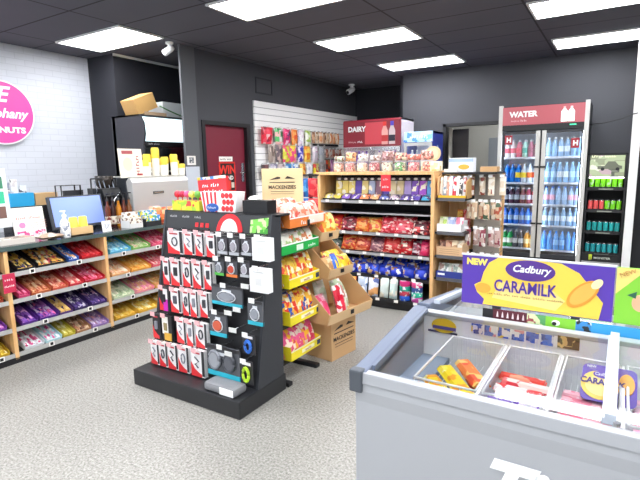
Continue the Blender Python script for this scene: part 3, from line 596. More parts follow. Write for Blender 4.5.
for row, L_ in PK_.items():
    for i, (a, b, zt, zb, k) in enumerate(L_):
        w = b-a; h = zt-zb; cx = (a+b)/2; yp = sp(zt)-.1
        yp = min(yp, sp(zb)-.02)
        t2 = thing('accessory_pack', f'{KN[k]}, {ordn(i, len(L_))} in {RN[row]} of accessory stand', 'accessory pack', W0, cx, yp, zb, group='phone accessory packs on the black stand')
        W, Hh = w/2*.99, h
        b1 = MB(); b2 = MB(); b3 = MB()
        rnd = random.Random(row*20+i)
        if k in 'wmr':
            b1.box(-W, W, 0, .03, 0, Hh, CW if k == 'w' else CK)
            b1.box(W*.62, W, -.001, 0, Hh*.05, Hh, CK)
            b2.poly([(-W, -.002, 0), (W*.62, -.002, 0), (W*.6, -.002, Hh*.12), (W*.1, -.002, Hh*.18), (-W*.5, -.002, Hh*.3), (-W, -.002, Hh*.55)], CR)
            if k == 'm': b2.box(-W*.2, W*.6, -.003, -.001, 0, Hh*.5, mat('#d023b4')).box(-W*.2, W*.6, -.003, -.001, Hh*.5, Hh*.95, CW)
            b2.box(-W*.7, W*.4, -.002, -.0005, Hh*.86, Hh*.92, mat('#c83a48'))
            q = rnd.choice('abc')
            pc = mat(rnd.choice(['#3a3c42', '#50525a', '#2a2a30', '#8a8d96']), .3)
            if q == 'a': b3.tube([(-W*.3, -.008, Hh*.75), (W*.3, -.008, Hh*.6), (-W*.25, -.008, Hh*.48), (W*.2, -.008, Hh*.36)], .005, pc, 5)
            elif q == 'b': b3.box(-W*.3, W*.25, -.012, 0, Hh*.4, Hh*.72, pc)
            else: ring(b3, 0, Hh*.55, W*.35, Hh*.18, -.006, .005, pc)
            pn = 'cable_product'
        elif k == 'b':
            b1.box(-W, W, 0, .05, 0, Hh, WHT); b2.box(-W*.35, W*.35, -.002, 0, Hh*.3, Hh*.6, mat('#dadada')); b3.box(-W*.6, W*.6, -.002, 0, Hh*.84, Hh*.88, mat('#cfcfcf')); pn = 'printed_line'
        elif k in 'dgoceh':
            b1.box(-W, W, 0, .012, 0, Hh, mat('#55575d', .25) if k != 'd' else mat('#4a474e', .3))
            b1.box(-W, W, -.001, 0, Hh*.88, Hh, CK)
            fc = {'d': '#b9bcc2', 'g': '#57b84c', 'o': '#e87a3a', 'c': '#2bb4cc', 'e': '#2bb4cc', 'h': '#2bb4cc'}[k]
            b2.box(-W, W, -.002, .013, 0, Hh*.16, mat(fc, .4)); b2.box(-W*.3, W*.3, -.002, 0, Hh*.7, Hh*.8, mat('#cfd3da', .4))
            oc = mat({'e': '#c85a40', 'o': '#c24a38', 'd': '#aaa6b0'}.get(k, '#8f939c'), .35)
            if k == 'h':
                ring(b3, -W*.48, Hh*.55, W*.32, Hh*.28, -.012, .012, mat('#84878f', .3)); ring(b3, W*.42, Hh*.55, W*.3, Hh*.26, -.012, .012, mat('#4a4c53', .3))
                b3.plate(circ(-W*.48, Hh*.55, W*.28, Hh*.24), -.02, -.002, mat('#9b9ea6', .3)); b3.plate(circ(W*.42, Hh*.55, W*.26, Hh*.22), -.02, -.002, mat('#5a5c64', .3))
            else:
                b3.plate(circ(0, Hh*.46, W*.5, Hh*.2), -.014, 0, oc); ring(b3, 0, Hh*.46, W*.6, Hh*.26, -.006, .004, mat('#d9dae0', .3))
            pn = 'headphones' if k == 'h' else 'earphones'
        elif k == 'k':
            b1.box(-W, W, 0, .018, 0, Hh, CK); b2.box(-W*.9, W*.3, -.002, 0, Hh*.25, Hh*.95, mat('#eceae4')); b3.box(-W*.5, W*.9, -.004, 0, 0, Hh*.3, mat('#d8a83c')); b3.box(-W*.5, W*.1, -.008, 0, Hh*.4, Hh*.7, mat('#9a8a60')); pn = 'printed_picture'
        else:
            b1.box(-W, W, 0, .008, 0, Hh, CK); cc = mat('#2f6fd0' if k == 'u' else '#b6dc28', .4)
            b2.box(-W*.7, W*.7, -.002, 0, Hh*.82, Hh*.95, CW)
            ring(b3, 0, Hh*.42, W*.55, Hh*.32, -.008, .007, cc); ring(b3, 0, Hh*.42, W*.38, Hh*.24, -.009, .006, cc); pn = 'coiled_cable'
        obj('card', b1, t2); obj('print', b2, t2); obj(pn, b3, t2)
        hk = obj('hook', MB().tube([(lx(cx), ly(sp(zt+.012)), zt+.012), (lx(cx), ly(yp)-.02, zt+.012), (lx(cx), ly(yp)-.028, zt+.02)], .0035, CHROME, 5), t)
        obj('price_tag', MB().box(lx(cx)-.022, lx(cx)+.022, ly(yp)-.033, ly(yp)-.03, zt-.005, zt+.026, mat('#f0b8bc' if k in 'wmrk' else '#eeeeee', .5)), hk)
for x, z in ((-1.93, .78), (-1.98, .63), (-2.02, .35), (-2.0, .5), (-2.05, .6)):
    hk = obj('hook', MB().tube([(lx(x), ly(sp(z)), z), (lx(x), ly(sp(z))-.12, z)], .0035, CHROME, 5), t)
    obj('price_tag', MB().box(lx(x)-.03, lx(x)+.03, ly(sp(z))-.124, ly(sp(z))-.12, z-.015, z+.015, mat('#d8d8d6')), hk)
t2 = thing('grey_pouch', 'grey pouch with a white tag lying on the stand base', 'pouch', W0, -2.0, 2.04, .116, me=MB().box(-.16, .1, 0, .12, 0, .055, mat('#85868a', .5)).mesh('grey_pouch', .02))
obj('white_tag', MB().box(-.02, .09, -.004, 0, .005, .05, WHT), t2)
# ---------------------------------------------------------------- things standing on top of the stand
obj('rear_ledge', MB().box(lx(SX0), lx(SX1), ly(2.44), ly(2.605), 1.19, 1.202, BLK), t)
t = thing('sweets_tray', 'yellow and green open box of sweets on accessory stand', 'box', W0, -2.69, 2.47, 1.203, me=MB().box(-.14, .14, 0, .1, 0, .07, P(['#d8dc40', '#a8d048', '#f0e860', '#e84848'], 26)))
for i, (dx, cc) in enumerate([(-.12, '#d02a3c'), (-.07, '#c43050'), (-.02, '#e0588c'), (.03, '#e8e070'), (.09, '#70b048')]):
    thing('lollipop', f'{["red", "crimson", "pink", "lemon", "green"][i]} round lollipop standing in the yellow green sweets box', 'lollipop', W0, -2.69+dx, 2.51, 1.274, group='lollipops on the accessory stand', me=MB().lathe([(.004, 0), (.004, .02), (.02, .025), (.026, .045), (.018, .066), (.004, .07)], mat(cc, .3), n=10))
t = thing('striped_box', 'red and white striped snack box with blue oval badge', 'box', W0, -2.36, 2.47, 1.203, rz=R(3))
wdt = .3
b = MB().plate([(-.14, 0), (.14, 0), (.165, .14), (-.165, .14)], 0, .09, WHT)
obj('box_body', b, t)
b = MB()
for i in range(4):
    a = -.155+i*.038; b.plate([(a*.87+.004, .0), (a*.87+.018, 0), (a+.022, .139), (a+.004, .139)], -.002, 0, CR)
for i in range(9): b.plate(circ(.04+.035*(i % 3)+.01*(i//3 % 2), .025+.045*(i//3), .017, .02, n=10), -.003, 0, CR)
obj('red_stripes', b, t)
obj('blue_badge', MB().plate(circ(-.055, .03, .055, .03), -.006, -.002, mat('#2c5fb4')), t)
faux('POPCORN', .02, t, -.055, -.008, .024, WHT, align='CENTER')
t = thing('red_carton', 'red snack display card with white slanted lettering behind striped box', 'display card', W0, -2.5, 2.57, 1.203, rz=R(0), ry=R(-4))
obj('card_board', MB().box(-.14, .14, 0, .03, 0, .24, mat('#e03038', .4)).box(-.14, .14, -.002, 0, .225, .245, P(['#f0e8e0', '#4888d0', '#e8c040'], 30)), t)
faux('PUT SOME', .038, t, -.01, -.003, .17, WHT, align='CENTER', shear=.3, bold=.001); faux('POP IN IT', .038, t, .01, -.003, .125, WHT, align='CENTER', shear=.3, bold=.001)
thing('black_box', 'black tray on top of the accessory stand, right end', 'tray', W0, -2.04, 2.49, 1.203, me=MB().box(-.12, .09, 0, .1, 0, .085, BLK))
thing('crumpled_paper', 'crumpled white receipt paper on the black tray', 'paper', W0, -2.09, 2.54, 1.289, me=MB().lathe([(.02, 0), (.05, .006), (.04, .02), (.015, .028), (.004, .03)], PAPER, n=7, smooth=False))
# ================================================================ tray rack
FT = Frame((-1.86, 2.97, 0), 90)
t = thing('tray_rack', 'black wire rack carrying coloured snack trays beside accessory stand', 'rack', FT, 0, 0, 0)
for x in (-.44, -.08): 
    obj('upright', MB().box(x, x+.03, .25, .28, 0, 1.15, BLK), t)
    obj('foot', MB().box(x-.01, x+.04, -.02, .35, 0, .03, BLK).mesh('foot', .006), t)
TR = [(.16, '#f0dc28', 'yellow', 'bottom', ['#e8588c', '#f0b030', '#f4e0d0', '#d83858']), (.415, '#f0dc28', 'yellow', 'second lowest', ['#f2b838', '#e04028', '#f8e8c0', '#3858b0']), (.68, '#f4e020', 'bright yellow', 'middle', ['#f0c440', '#e05030', '#f8ecd0', '#e0a030']), (.925, '#18a848', 'green', 'second highest', ['#e8e4d8', '#a0b878', '#d88050', '#f4f0e8']), (1.095, '#e8823c', 'orange and white', 'top', ['#f0c8b8', '#e88868', '#f8ece4', '#d05848'])]
for i, (z, cc, cn, wn, inks) in enumerate(TR):
    W = [.385, .385, .385, .46, .46][i]; XO = [0, 0, 0, 0, .1][i]
    ot = thing('snack_tray', f'{cn} cardboard snack tray, {wn} on the black rack', 'tray', FT, XO-W/2, 0, z, group='cardboard trays on the black rack')
    cm = mat(cc, .45)
    obj('tray_base', MB().box(-W/2, W/2, 0, .3, 0, .005, cm).box(-W/2, -W/2+.004, 0, .3, .005, .1, cm).box(W/2-.004, W/2, 0, .004, 0, .07, cm).prof([(0, .005), (.3, .005), (.3, .15), (0, .07)], W/2-.004, W/2, cm), ot)
    lp = obj('front_lip', MB().box(-W/2, W/2, -.004, 0, 0, .07 if i != 3 else .06, cm).box(-W/2, W/2, -.006, -.002, .062, .07, mat('#f8f4d0' if i < 3 else '#ffffff')), ot)
    if i < 3:
        obj('lip_label', MB().box(-.06, .1, -.007, -.005, .02, .045, mat('#f6f3cf')), lp); obj('corner_sticker', MB().box(W/2-.05, W/2-.01, -.008, -.005, .015, .05, mat('#26365c')), lp)
        faux('SNACKS', .024, lp, .02, -.009, .024, mat('#b04838'), align='CENTER')
    elif i == 3:
        faux('crispy', .03, lp, .14, -.005, .015, WHT, align='CENTER', bold=.002); obj('lip_label', MB().box(-.06, .02, -.007, -.005, .01, .05, mat('#d9f0da')), lp)
    else:
        obj('lip_label', MB().box(0, .2, -.007, -.005, .01, .065, mat('#f8e4d2')), lp); faux('PER PACK', .04, lp, -.1, -.008, .015, WHT, bold=.002); obj('corner_sticker', MB().box(-.02, .01, -.009, -.005, .0, .04, BLK), lp)
    obj('shelf_bracket', MB().box(-.44, -.05, .02, .26, z-.012, z-.003, BLK), t)
    nb = 5
    for q in range(nb):
        for r_ in range(2):
            bx = XO-W+.055+q*(W-.11)/(nb-1)
            hh = .2 if i < 3 else (.14 if i == 3 else .16)
            thing('snack_bag', f'{["pink and yellow", "yellow and red", "golden", "white and green", "pale pink"][i]} snack bag, {ordn(q, nb)} in {"front" if r_ == 0 else "back"} of {wn} rack tray', 'snack bag', FT, bx, .05+r_*.11, z+.007, rx=R(-18), rz=R(random.uniform(-8, 8)), group=f'snack bags in the {cn} {wn} rack tray', me=cached(('tbag', i, r_), lambda: MB().pillow(.115, hh+.03*r_, .055, P(inks, 30))))
# kraft back board with lettering
t = thing('kraft_sign', 'cream cardboard header with mountain logo above the top snack tray', 'sign', W0, -2.145, 2.93, 1.12, rz=R(20), me=MB().box(-.16, .16, 0, .012, 0, .375, mat('#ecd3a2', .7)).mesh('kraft_sign', .004))
DK = mat('#3b342c', .6)
def mlogo(p, x, z, k, y=-.003):
    b = MB(); b.plate([(x-.14*k, z+.0*k), (x-.05*k, z+.035*k), (x-.02*k, z+.03*k), (x-.02*k, z+.012*k)], y, y+.002, DK)
    b.plate([(x+.03*k, z+.012*k), (x+.06*k, z+.04*k), (x+.15*k, z+.01*k), (x+.08*k, z+.012*k)], y, y+.002, DK)
    b.box(x-.14*k, x+.14*k, y, y+.002, z-.03*k, z-.022*k, DK).box(x-.13*k, x+.13*k, y, y+.002, z-.125*k, z-.121*k, DK).box(x-.13*k, x+.13*k, y, y+.002, z-.15*k, z-.147*k, DK)
    obj('logo_print', b, p)
    txt('MACKENZIES', .052*k, p, x, y, z-.095*k, DK, align='CENTER', bold=.0006)
mlogo(t, .0, .29, .7)
# red and blue packs hanging behind the kraft sign
for i, (dx, cc, ln) in enumerate([(-.055, ['#2878c8', '#58a8e8', '#1c4c98'], 'blue'), (.03, ['#d82838', '#f05858', '#a81828'], 'red')]):
    for k in range(2):
        t = thing('hanging_pack', f'{ln} hanging pack right of the cream header, {"upper" if k else "lower"} one', 'snack bag', W0, -2.31+dx*1.15, 3.56, 1.06+k*.175, group='packs on the pole behind the tray rack', me=cached(('hp', i), lambda: MB().pillow(.1, .165, .03, P(cc, 22))))
t = thing('pole_stand', 'thin black pole stand behind the tray rack', 'stand', W0, -2.33, 3.61, 0)
obj('pole', MB().box(-.012, .012, -.012, .012, .02, 1.44, BLK), t); obj('base_plate', MB().box(-.06, .06, -.05, .05, 0, .02, BLK), t); obj('cross_bar', MB().box(-.1, .1, -.03, -.02, 1.42, 1.435, BLK), t)
# ================================================================ cardboard dump bins
FB = Frame((-1.80, 3.04, 0), 82)
t = thing('floor_carton', 'tall kraft carton with mountain logo standing on the floor', 'cardboard box', FB, 0, 0, 0)
obj('carton_body', MB().box(0, .32, 0, .27, 0, .33, KRAFT).mesh('carton_body', .003), t)
mlogo(t, .16, .24, .9)
def bin_(z, x0, x1, ylip, lab, hl=.07, back=.4):
    """wedge bin: low lip at the front, high back, flared sides"""
    t = thing('dump_bin', lab, 'dump bin', FB, 0, 0, z, group='stacked kraft dump bins')
    w0, w1 = x0, x1
    b = MB(); T = .006
    b.prof([(ylip+.02, 0), (.3, 0), (.3, T), (ylip+.02, T)], w0, w1, KRAFT)
    b.prof([(.3, 0), (.3+T, 0), (.3+T, back), (.3, back)], w0, w1, KRAFT)
    obj('bin_body', b, t)
    lp = obj('front_lip', MB().prof([(ylip+.02, 0), (ylip+.026, 0), (ylip+.006, hl), (ylip, hl)], w0-.01, w1+.01, KRAFT2), t)
    obj('black_mark', MB().box((w0+w1)/2-.02, (w0+w1)/2+.02, ylip-.002, ylip+.002, hl*.4, hl*.8, BLK), lp)
    for xa in (w0-.006, w1):
        obj('side_wing', MB().prof([(ylip+.02, 0), (.3, 0), (.3, back), (.2, back*.95), (ylip, hl)], xa, xa+.006, KRAFT), t)
    return t
bin_(.331, -.1, .45, -.075, 'lowest kraft dump bin holding tall red and white packs', .08, .33)
bin_(.67, -.03, .25, -.03, 'middle kraft dump bin holding yellow packs', .07, .27)
bin_(.945, -.03, .18, .05, 'top kraft dump bin holding orange tubes', .07, .2)
def packs(zbase, defs, grp):
    for (x, y, w, h, th, inks, lb, tilt) in defs:
        thing('snack_pack', lb, 'snack pack', FB, x, y, zbase, rx=R(tilt), group=grp, me=MB().pillow(w, h, th, P(inks, 26)))
packs(.338, [(.0, .05, .13, .2, .06, ['#f0a0b8', '#e8507c', '#f8dce4'], 'pink soft pack at left in the lowest dump bin', -25), (.11, -.03, .1, .26, .05, ['#d8203c', '#e83850', '#f4e8e8', '#c81030'], 'tall red pack at the front of the lowest dump bin', -16), (.23, .06, .13, .27, .07, ['#e4e8dc', '#b8d0a8', '#f8f8f4', '#c88880'], 'tall white and green pack in the lowest dump bin', -20), (.34, .12, .1, .22, .06, ['#d4e0cc', '#a8c8a0', '#f4f4f0'], 'pale green pack at the right of the lowest dump bin', -22), (.12, .17, .13, .26, .06, ['#dce4d8', '#b8d0b8', '#f0f0ee'], 'pale pack at the back of the lowest dump bin', -14)], 'packs in the lowest dump bin')
packs(.677, [(.03, .02, .1, .15, .06, ['#d8a868', '#c09058', '#e8c898'], 'tan bread pack with blue end in middle dump bin', -20), (.08, -.0, .06, .17, .05, ['#2858c8', '#4078e0', '#e0e8f8'], 'bright blue pack in the middle dump bin', -18)]+[(.1+.055*q, .0+.08*r_, .095, .15+.03*r_, .06, ['#f0d030', '#e8b828', '#f8ec90', '#c84830'], f'yellow packet, {["left", "middle", "right"][q]} of the {["front", "back"][r_]} three in middle dump bin', -20) for q in range(3) for r_ in range(2)], 'packs in the middle dump bin')
packs(.952, [(.02+.06*q, .08, .07, .2, .055, ['#f0a838', '#e86028', '#f8dc80', '#f0a0b0'], f'orange tube pack, {["left", "middle", "right"][q]} one in the top dump bin', -14) for q in range(3)], 'tubes in the top dump bin')
# ================================================================ pegged packs on the white slatwall
FS = Frame((-4.8, 0, 0), 90)
def hang(y, zt, w, h, inks, lb, th=.05, m2=None, grp='packs pegged on the white slatwall', card=False):
    def mk():
        b = MB()
        if card: b.box(-w/2, w/2, -.004, 0, -h, 0, P(inks, 20)); b.box(-w*.36, w*.36, -.022, -.004, -h*.85, -h*.35, P(inks[::-1], 30))
        else: b.pillow(w, h, th, P(inks, 15), m2, z0=-h)
        return b
    t = thing('pegged_pack', lb, 'hanging pack', FS, y, -.07, zt, group=grp, me=cached(('peg', w, h, tuple(inks), card, m2 is None), mk))
    obj('peg_hook', cached(('pegh',), lambda: MB().tube([(0, .068, .012), (0, -.06, .012), (0, -.068, .022)], .004, CHROME, 5).box(-.02, .02, -.07, -.066, .0, .03, WHT)), t)
rows = [
 (2.11, .26, [(6.1, .3, ['#d8283c', '#e8485c', '#f4c8c8', '#a81830'], 'wide red'), (6.4, .2, ['#58b868', '#e8e8e4', '#f0b8b8', '#28884c'], 'green and white'), (6.63, .19, ['#e83878', '#d02860', '#f8d0e0', '#603060'], 'hot pink'), (6.85, .17, ['#f08838', '#f8b068', '#e85830'], 'orange'), (7.05, .17, ['#e8d8e8', '#c8c0d8', '#f8f4f8'], 'pale lilac'), (7.27, .17, ['#a8c858', '#e0ecb8', '#f4f4e8'], 'lime'), ]),
 (1.84, .28, [(6.2, .17, ['#a89890', '#e0d0c8', '#685850'], 'grey brown'), (6.4, .17, ['#706068', '#c8b0a8', '#483c44'], 'dusky'), (6.6, .2, ['#d8d040', '#e8e070', '#f05080'], 'lemon'), (6.8, .18, ['#e84880', '#f0d848', '#f8a0c0'], 'pink and yellow'), (7.02, .17, ['#3838b0', '#5050d0', '#e8e0f4'], 'deep blue'), (7.24, .2, ['#f0a838', '#f8d060', '#e87828'], 'marigold'), (7.5, .18, ['#e8dce8', '#f4ecf0', '#d8a8c8'], 'white and lilac'), (7.72, .17, ['#d8dce8', '#eef0f4', '#b8c0d0'], 'silver white')]),
 (1.535, .22, [(6.02, .2, ['#503838', '#785050', '#302428'], 'dark brown'), (6.25, .18, ['#b8b0c0', '#8880a0', '#e0dce4'], 'grey violet'), (6.45, .17, ['#c8b8b8', '#988890', '#e8e0e0'], 'ash pink'), (6.66, .17, ['#58a8d8', '#c8e0f0', '#3880c0'], 'sky blue'), (6.86, .17, ['#3878c8', '#78b0e8', '#e8f0f8'], 'blue'), (7.08, .18, ['#f0a030', '#f8d878', '#d86828'], 'amber'), (7.3, .18, ['#e8e4ea', '#c8c8d8', '#ffffff'], 'white'), (7.52, .2, ['#e8d038', '#d84848', '#f8f0a0'], 'yellow and red'), (7.74, .17, ['#d0c8c8', '#e8e0e0', '#a09898'], 'pale grey')])]
RW = ['top', 'middle', 'lowest']
for ri, (zt, h, L_) in enumerate(rows):
    for (y, w, inks, nm) in L_:
        hang(y, zt, w, h, inks, f'{nm} confectionery pack pegged in the {RW[ri]} row of the slatwall')
for i in range(8):
    hang(7.46+.125*i, 2.1, .1, .2, [['#c89878', '#e8c8a8', '#906850'], ['#d8b898', '#f0dcc8', '#a88060'], ['#f0b080', '#e88850', '#fbe0c8']][i % 3 if i < 5 else 2], f'small tan pack, {ordn(i, 8)} of the upper right slatwall row', .03, grp='small tan packs on the slatwall')
for i in range(6):
    hang(7.92+.125*i, 1.80, .09, .16, [['#e0a088', '#f0d0c0', '#b86858'], ['#f0e0d8', '#d88878', '#fff8f4']][i % 2], f'small coral pack, {ordn(i, 6)} of the lower right slatwall row', .03, grp='small coral packs on the slatwall', card=True)
t = thing('black_price_rail', 'long black rail with pegs on the right of the slatwall', 'rail', FS, 7.95, -.03, 1.86, me=MB().box(-.45, .45, -.02, 0, 0, .03, BLK).box(-.45, .45, 0, .03, .01, .02, BLK))
for i, (y, inks, nm) in enumerate([(7.95, ['#5a3030', '#e85838', '#301c28', '#d8a060'], 'tall dark pack with orange print'), (8.12, ['#e8b0e0', '#f4d8f0', '#c880c8'], 'tall pink lilac pack'), (8.3, ['#c8d8e8', '#e8f0f4', '#88b0c8'], 'tall icy blue pack')]):
    hang(y, 1.6, .15, .3, inks, f'{nm} pegged low beside the gondola')
# ================================================================ gondola with chocolate, bags and biscuits
GX0, GX1, GY = -2.90, -1.545, 4.66
FG = Frame((GX0, GY, 0), 0); GW = GX1-GX0
t = thing('gondola', 'tall beech and black shelving gondola stocked with chocolate and biscuits', 'shelving unit', FG, 0, 0, 0)
for x in (0, GW-.03): obj('side_panel', MB().box(x, x+.035, -.02, .5, .0 if x == 0 else .03, 1.40, WOOD).mesh('side_panel', .002), t, label='beech end panel')
obj('top_board', MB().box(-.02, GW+.005, -.03, .55, 1.40, 1.43, WOOD).mesh('top_board', .002), t)
obj('back_panel', MB().box(.035, GW-.03, .48, .5, .05, 1.4, BLKM), t)
obj('kick_plate', MB().box(.03, GW-.03, -.12, .4, 0, .09, mat('#101013', .4)), t)
GS = [(1.115, .0, .30), (1.0, .03, .28), (.775, -.01, .36), (.56, -.03, .38), (.32, -.05, .4), (.10, -.15, .5)]
for i, (z, yf, dp) in enumerate(GS):
    obj('shelf', MB().box(.035, GW-.03, yf, yf+dp, z-.02, z-.006, mat('#3a3a3e', .4)).box(.035, GW-.03, yf-.01, yf, z-.022, z-.006 if i in (1,) else z+.008, mat('#a2a2a4', .4) if i < 4 else BLK), t)
    if i != 1:
        for q in range(6): obj('price_ticket', cached(('gtick',), lambda: MB().box(-.022, .022, -.003, 0, -.014, .014, PAPER)), t, loc=(.12+q*.21+(i % 2)*.06, yf-.011, z))
# top shelf: blocks standing behind, small cartons in front
blk = [('#ecd670', 'yellow'), ('#e8d268', 'yellow'), ('#ecd877', 'yellow'), ('#5a3aa8', 'purple'), ('#e4cf86', 'gold'), ('#a8b4d4', 'blue white'), ('#8a5c74', 'mauve'), ('#5b47b4', 'violet'), ('#e9dcae', 'cream'), ('#e4d6a8', 'cream'), ('#b09cd8', 'lilac'), ('#7c4cc0', 'purple'), ('#a44ccc', 'magenta'), ('#5098d8', 'sky blue')]
n = len(blk)
for i, (cc, nm) in enumerate(blk):
    w = (GW-.19)/n
    t = thing('chocolate_block', f'{nm} chocolate block standing {ordn(i, n)} on the gondola top shelf', 'chocolate block', FG, .14+w*(i+.5), .13, 1.118, rx=R(-8), group='chocolate blocks standing on the gondola top shelf')
    obj('wrapper', cached(('blk', cc), lambda: MB().box(-w*.46, w*.46, 0, .02, 0, .255, P([cc, cc, '#f4ecd8', cc], 20)), .003), t)
    obj('dark_band', cached(('blkb',), lambda: MB().box(-w*.46, w*.46, -.001, .021, .215, .256, mat('#2a2128')).plate(circ(0, .235, w*.28, .012, n=12), -.003, -.001, PAPER)), t)
fr = [('#d8c860', 'yellow'), ('#c8b850', 'olive'), ('#7c5cb0', 'violet'), ('#6c50b0', 'purple'), ('#e88a58', 'orange'), ('#e4a070', 'peach'), ('#6878b8', 'blue grey'), ('#d8c8d8', 'lilac white'), ('#7060a8', 'purple'), ('#5c4ca0', 'indigo'), ('#48a8d0', 'cyan')]
n = len(fr)
for i, (cc, nm) in enumerate(fr):
    w = (GW-.08)/n
    t = thing('chocolate_carton', f'{nm} carton of small bars lying {ordn(i, n)} on the gondola top shelf', 'carton', FG, .04+w*(i+.5), .012, 1.111, group='bar cartons on the gondola top shelf')
    obj('carton_body', cached(('frc', cc), lambda: MB().box(-w*.46, w*.46, 0, .1, 0, .03, BLK)), t)
    tag(obj('bars', cached(('frb', cc), lambda: MB().prof([(.004, .025), (.1, .03), (.1, .08), (.05, .06)], -w*.42, w*.42, P([cc, '#f0ece0', cc, '#4c3c6c'], 40))), t), kind='stuff')
def row(shelf, defs, z, grp, yoff=.03, deep=1):
    n = len(defs)
    for i, (x0, x1, h, th, inks, nm) in enumerate(defs):
        w = x1-x0
        for r_ in range(deep):
            dd = '' if deep == 1 else (', front one' if r_ == 0 else ', back one')
            thing('snack_bag', f'{nm} bag {ordn(i, n)} on the {shelf} of the gondola{dd}', 'snack bag', FG, (x0+x1)/2, yoff+th/2+r_*(th+.01), z, rx=R(-24), group=grp, me=cached(('gb', w, h, tuple(inks)), lambda: MB().pillow(w*1.1, h*1.08, th, P(inks, 28, .3, (1, 1, 2)), None)))
row('second shelf', [(-.0+.04, .24, .17, .09, ['#c8281c', '#d84028', '#f0c040', '#8c1c18'], 'red and gold'), (.25, .42, .15, .08, ['#7c2030', '#e8d0cc', '#581820', '#c04050'], 'maroon'), (.43, .58, .15, .08, ['#e07030', '#f0a050', '#c83828', '#f0d890'], 'orange'), (.59, .73, .15, .08, ['#e8a040', '#d84830', '#f4d080'], 'amber'), (.74, .9, .17, .08, ['#d83040', '#f08088', '#b82030', '#f8d0c8'], 'red and pink'), (.91, 1.09, .17, .08, ['#d02838', '#e86070', '#f8d8d0'], 'crimson'), (1.1, 1.28, .14, .08, ['#6c2030', '#f0d8d0', '#d84848', '#401018'], 'dark red and white')], .776, 'bags on the gondola second shelf', deep=2)
row('third shelf', [(.04, .24, .12, .09, ['#28382c', '#3c6850', '#e0d8cc', '#182018'], 'dark green'), (.25, .42, .17, .08, ['#d83c28', '#e87838', '#f0b060', '#a02018'], 'red orange'), (.43, .6, .16, .08, ['#e06038', '#c83028', '#f4a070'], 'vermilion'), (.61, .76, .15, .08, ['#a86878', '#e8b8b0', '#784858'], 'dusty pink'), (.77, .95, .17, .08, ['#e02828', '#c81820', '#f8c0b0', '#e85048'], 'bright red'), (.96, 1.09, .16, .08, ['#d81c28', '#f0d8c8', '#a81820'], 'scarlet'), (1.1, 1.18, .14, .07, ['#a03050', '#f0e0e4', '#601830'], 'wine and white'), (1.19, 1.28, .15, .07, ['#e83068', '#f05888', '#c02050'], 'hot pink')], .561, 'bags on the gondola third shelf', deep=2)
BLU = [['#2038c0', '#2848d8', '#b08050', '#e8ecf8'], ['#1c34b4', '#3458e0', '#c8a070', '#f0f0f8'], ['#2440c8', '#1830a8', '#d8d8e8', '#a87848']]
for r_ in range(3):
    n = 9 if r_ < 2 else 8
    for i in range(n):
        if r_ == 2 and i < 2: continue
        thing('biscuit_pack', f'blue biscuit pack {ordn(i, n)} in the {["front", "middle", "back"][r_]} row of the gondola fourth shelf', 'biscuit pack', FG, .12+i*(1.1/(n-1)), .01+.11*r_, .321, rx=R(-20), group='blue biscuit packs on the gondola fourth shelf', me=cached(('blu', (i+r_) % 3), lambda: MB().pillow(.135, .11, .08, P(BLU[(i+r_) % 3], 26))) if r_ == 0 else cached(('blu2', (i+r_) % 3, r_), lambda: MB().pillow(.135, .11+.035*r_, .08, P(BLU[(i+r_) % 3], 26))))
low = [(.16, .27, .2, ['#e05028', '#e88038', '#c83020', '#f0b060'], 'red orange chip'), (.28, .39, .2, ['#e88030', '#d84828', '#f0b848', '#f8d890'], 'orange chip'), (.40, .51, .19, ['#e0a838', '#d85028', '#c8c850'], 'golden chip'), (.53, .65, .2, ['#b8c4d8', '#e8ecf4', '#5c7cb4', '#38507c'], 'pale blue noodle'), (.66, .78, .2, ['#d8dce8', '#5868a8', '#e8a868', '#f4f4f8'], 'white and blue noodle'), (.80, .90, .22, ['#d8e4e0', '#f0ecd8', '#b8d0c8'], 'mint white'), (.91, 1.0, .22, ['#e4e4dc', '#c8dcd8', '#f0ecd8'], 'cream')]
for i, (x0, x1, h, inks, nm) in enumerate(low):
    thing('snack_bag', f'{nm} bag standing {ordn(i, 9)} on the bottom shelf of the gondola', 'snack bag', FG, (x0+x1)/2, -.09, .101, rx=R(-10), group='bags on the gondola bottom shelf', me=MB().pillow(x1-x0, h, .07, P(inks, 16)))
for c in range(2):
    for k in range(4):
        cc, nm = [('#2058c8', 'blue'), ('#c03850', 'red'), ('#28a890', 'teal'), ('#d02878', 'magenta'), ('#b84090', 'plum'), ('#30b898', 'green'), ('#284888', 'navy'), ('#e04888', 'pink')][c*4+k]
        thing('tin', f'{nm} flat tin stacked {["top", "second", "third", "lowest"][3-k]} in the {["left", "right"][c]} stack on gondola bottom shelf', 'tin', FG, 1.08+c*.13, -.06, .101+k*.051, group='stacked tins on the gondola bottom shelf', me=cached(('tin', cc), lambda: MB().lathe([(.055, 0), (.058, .004), (.058, .046), (.055, .05)], P([cc, cc, '#e8f0f0'], 30), n=16)))
t = thing('hanging_tag', 'small red price card hanging from the gondola top shelf', 'sign', FG, .85, -.045, 1.315, me=MB().box(-.055, .055, -.003, 0, -.085, .085, mat('#d8303c', .5)))
faux('HOT', .034, t, 0, -.004, .03, mat('#f8c8c8'), align='CENTER'); faux('DEAL', .034, t, 0, -.004, -.05, WHT, align='CENTER')
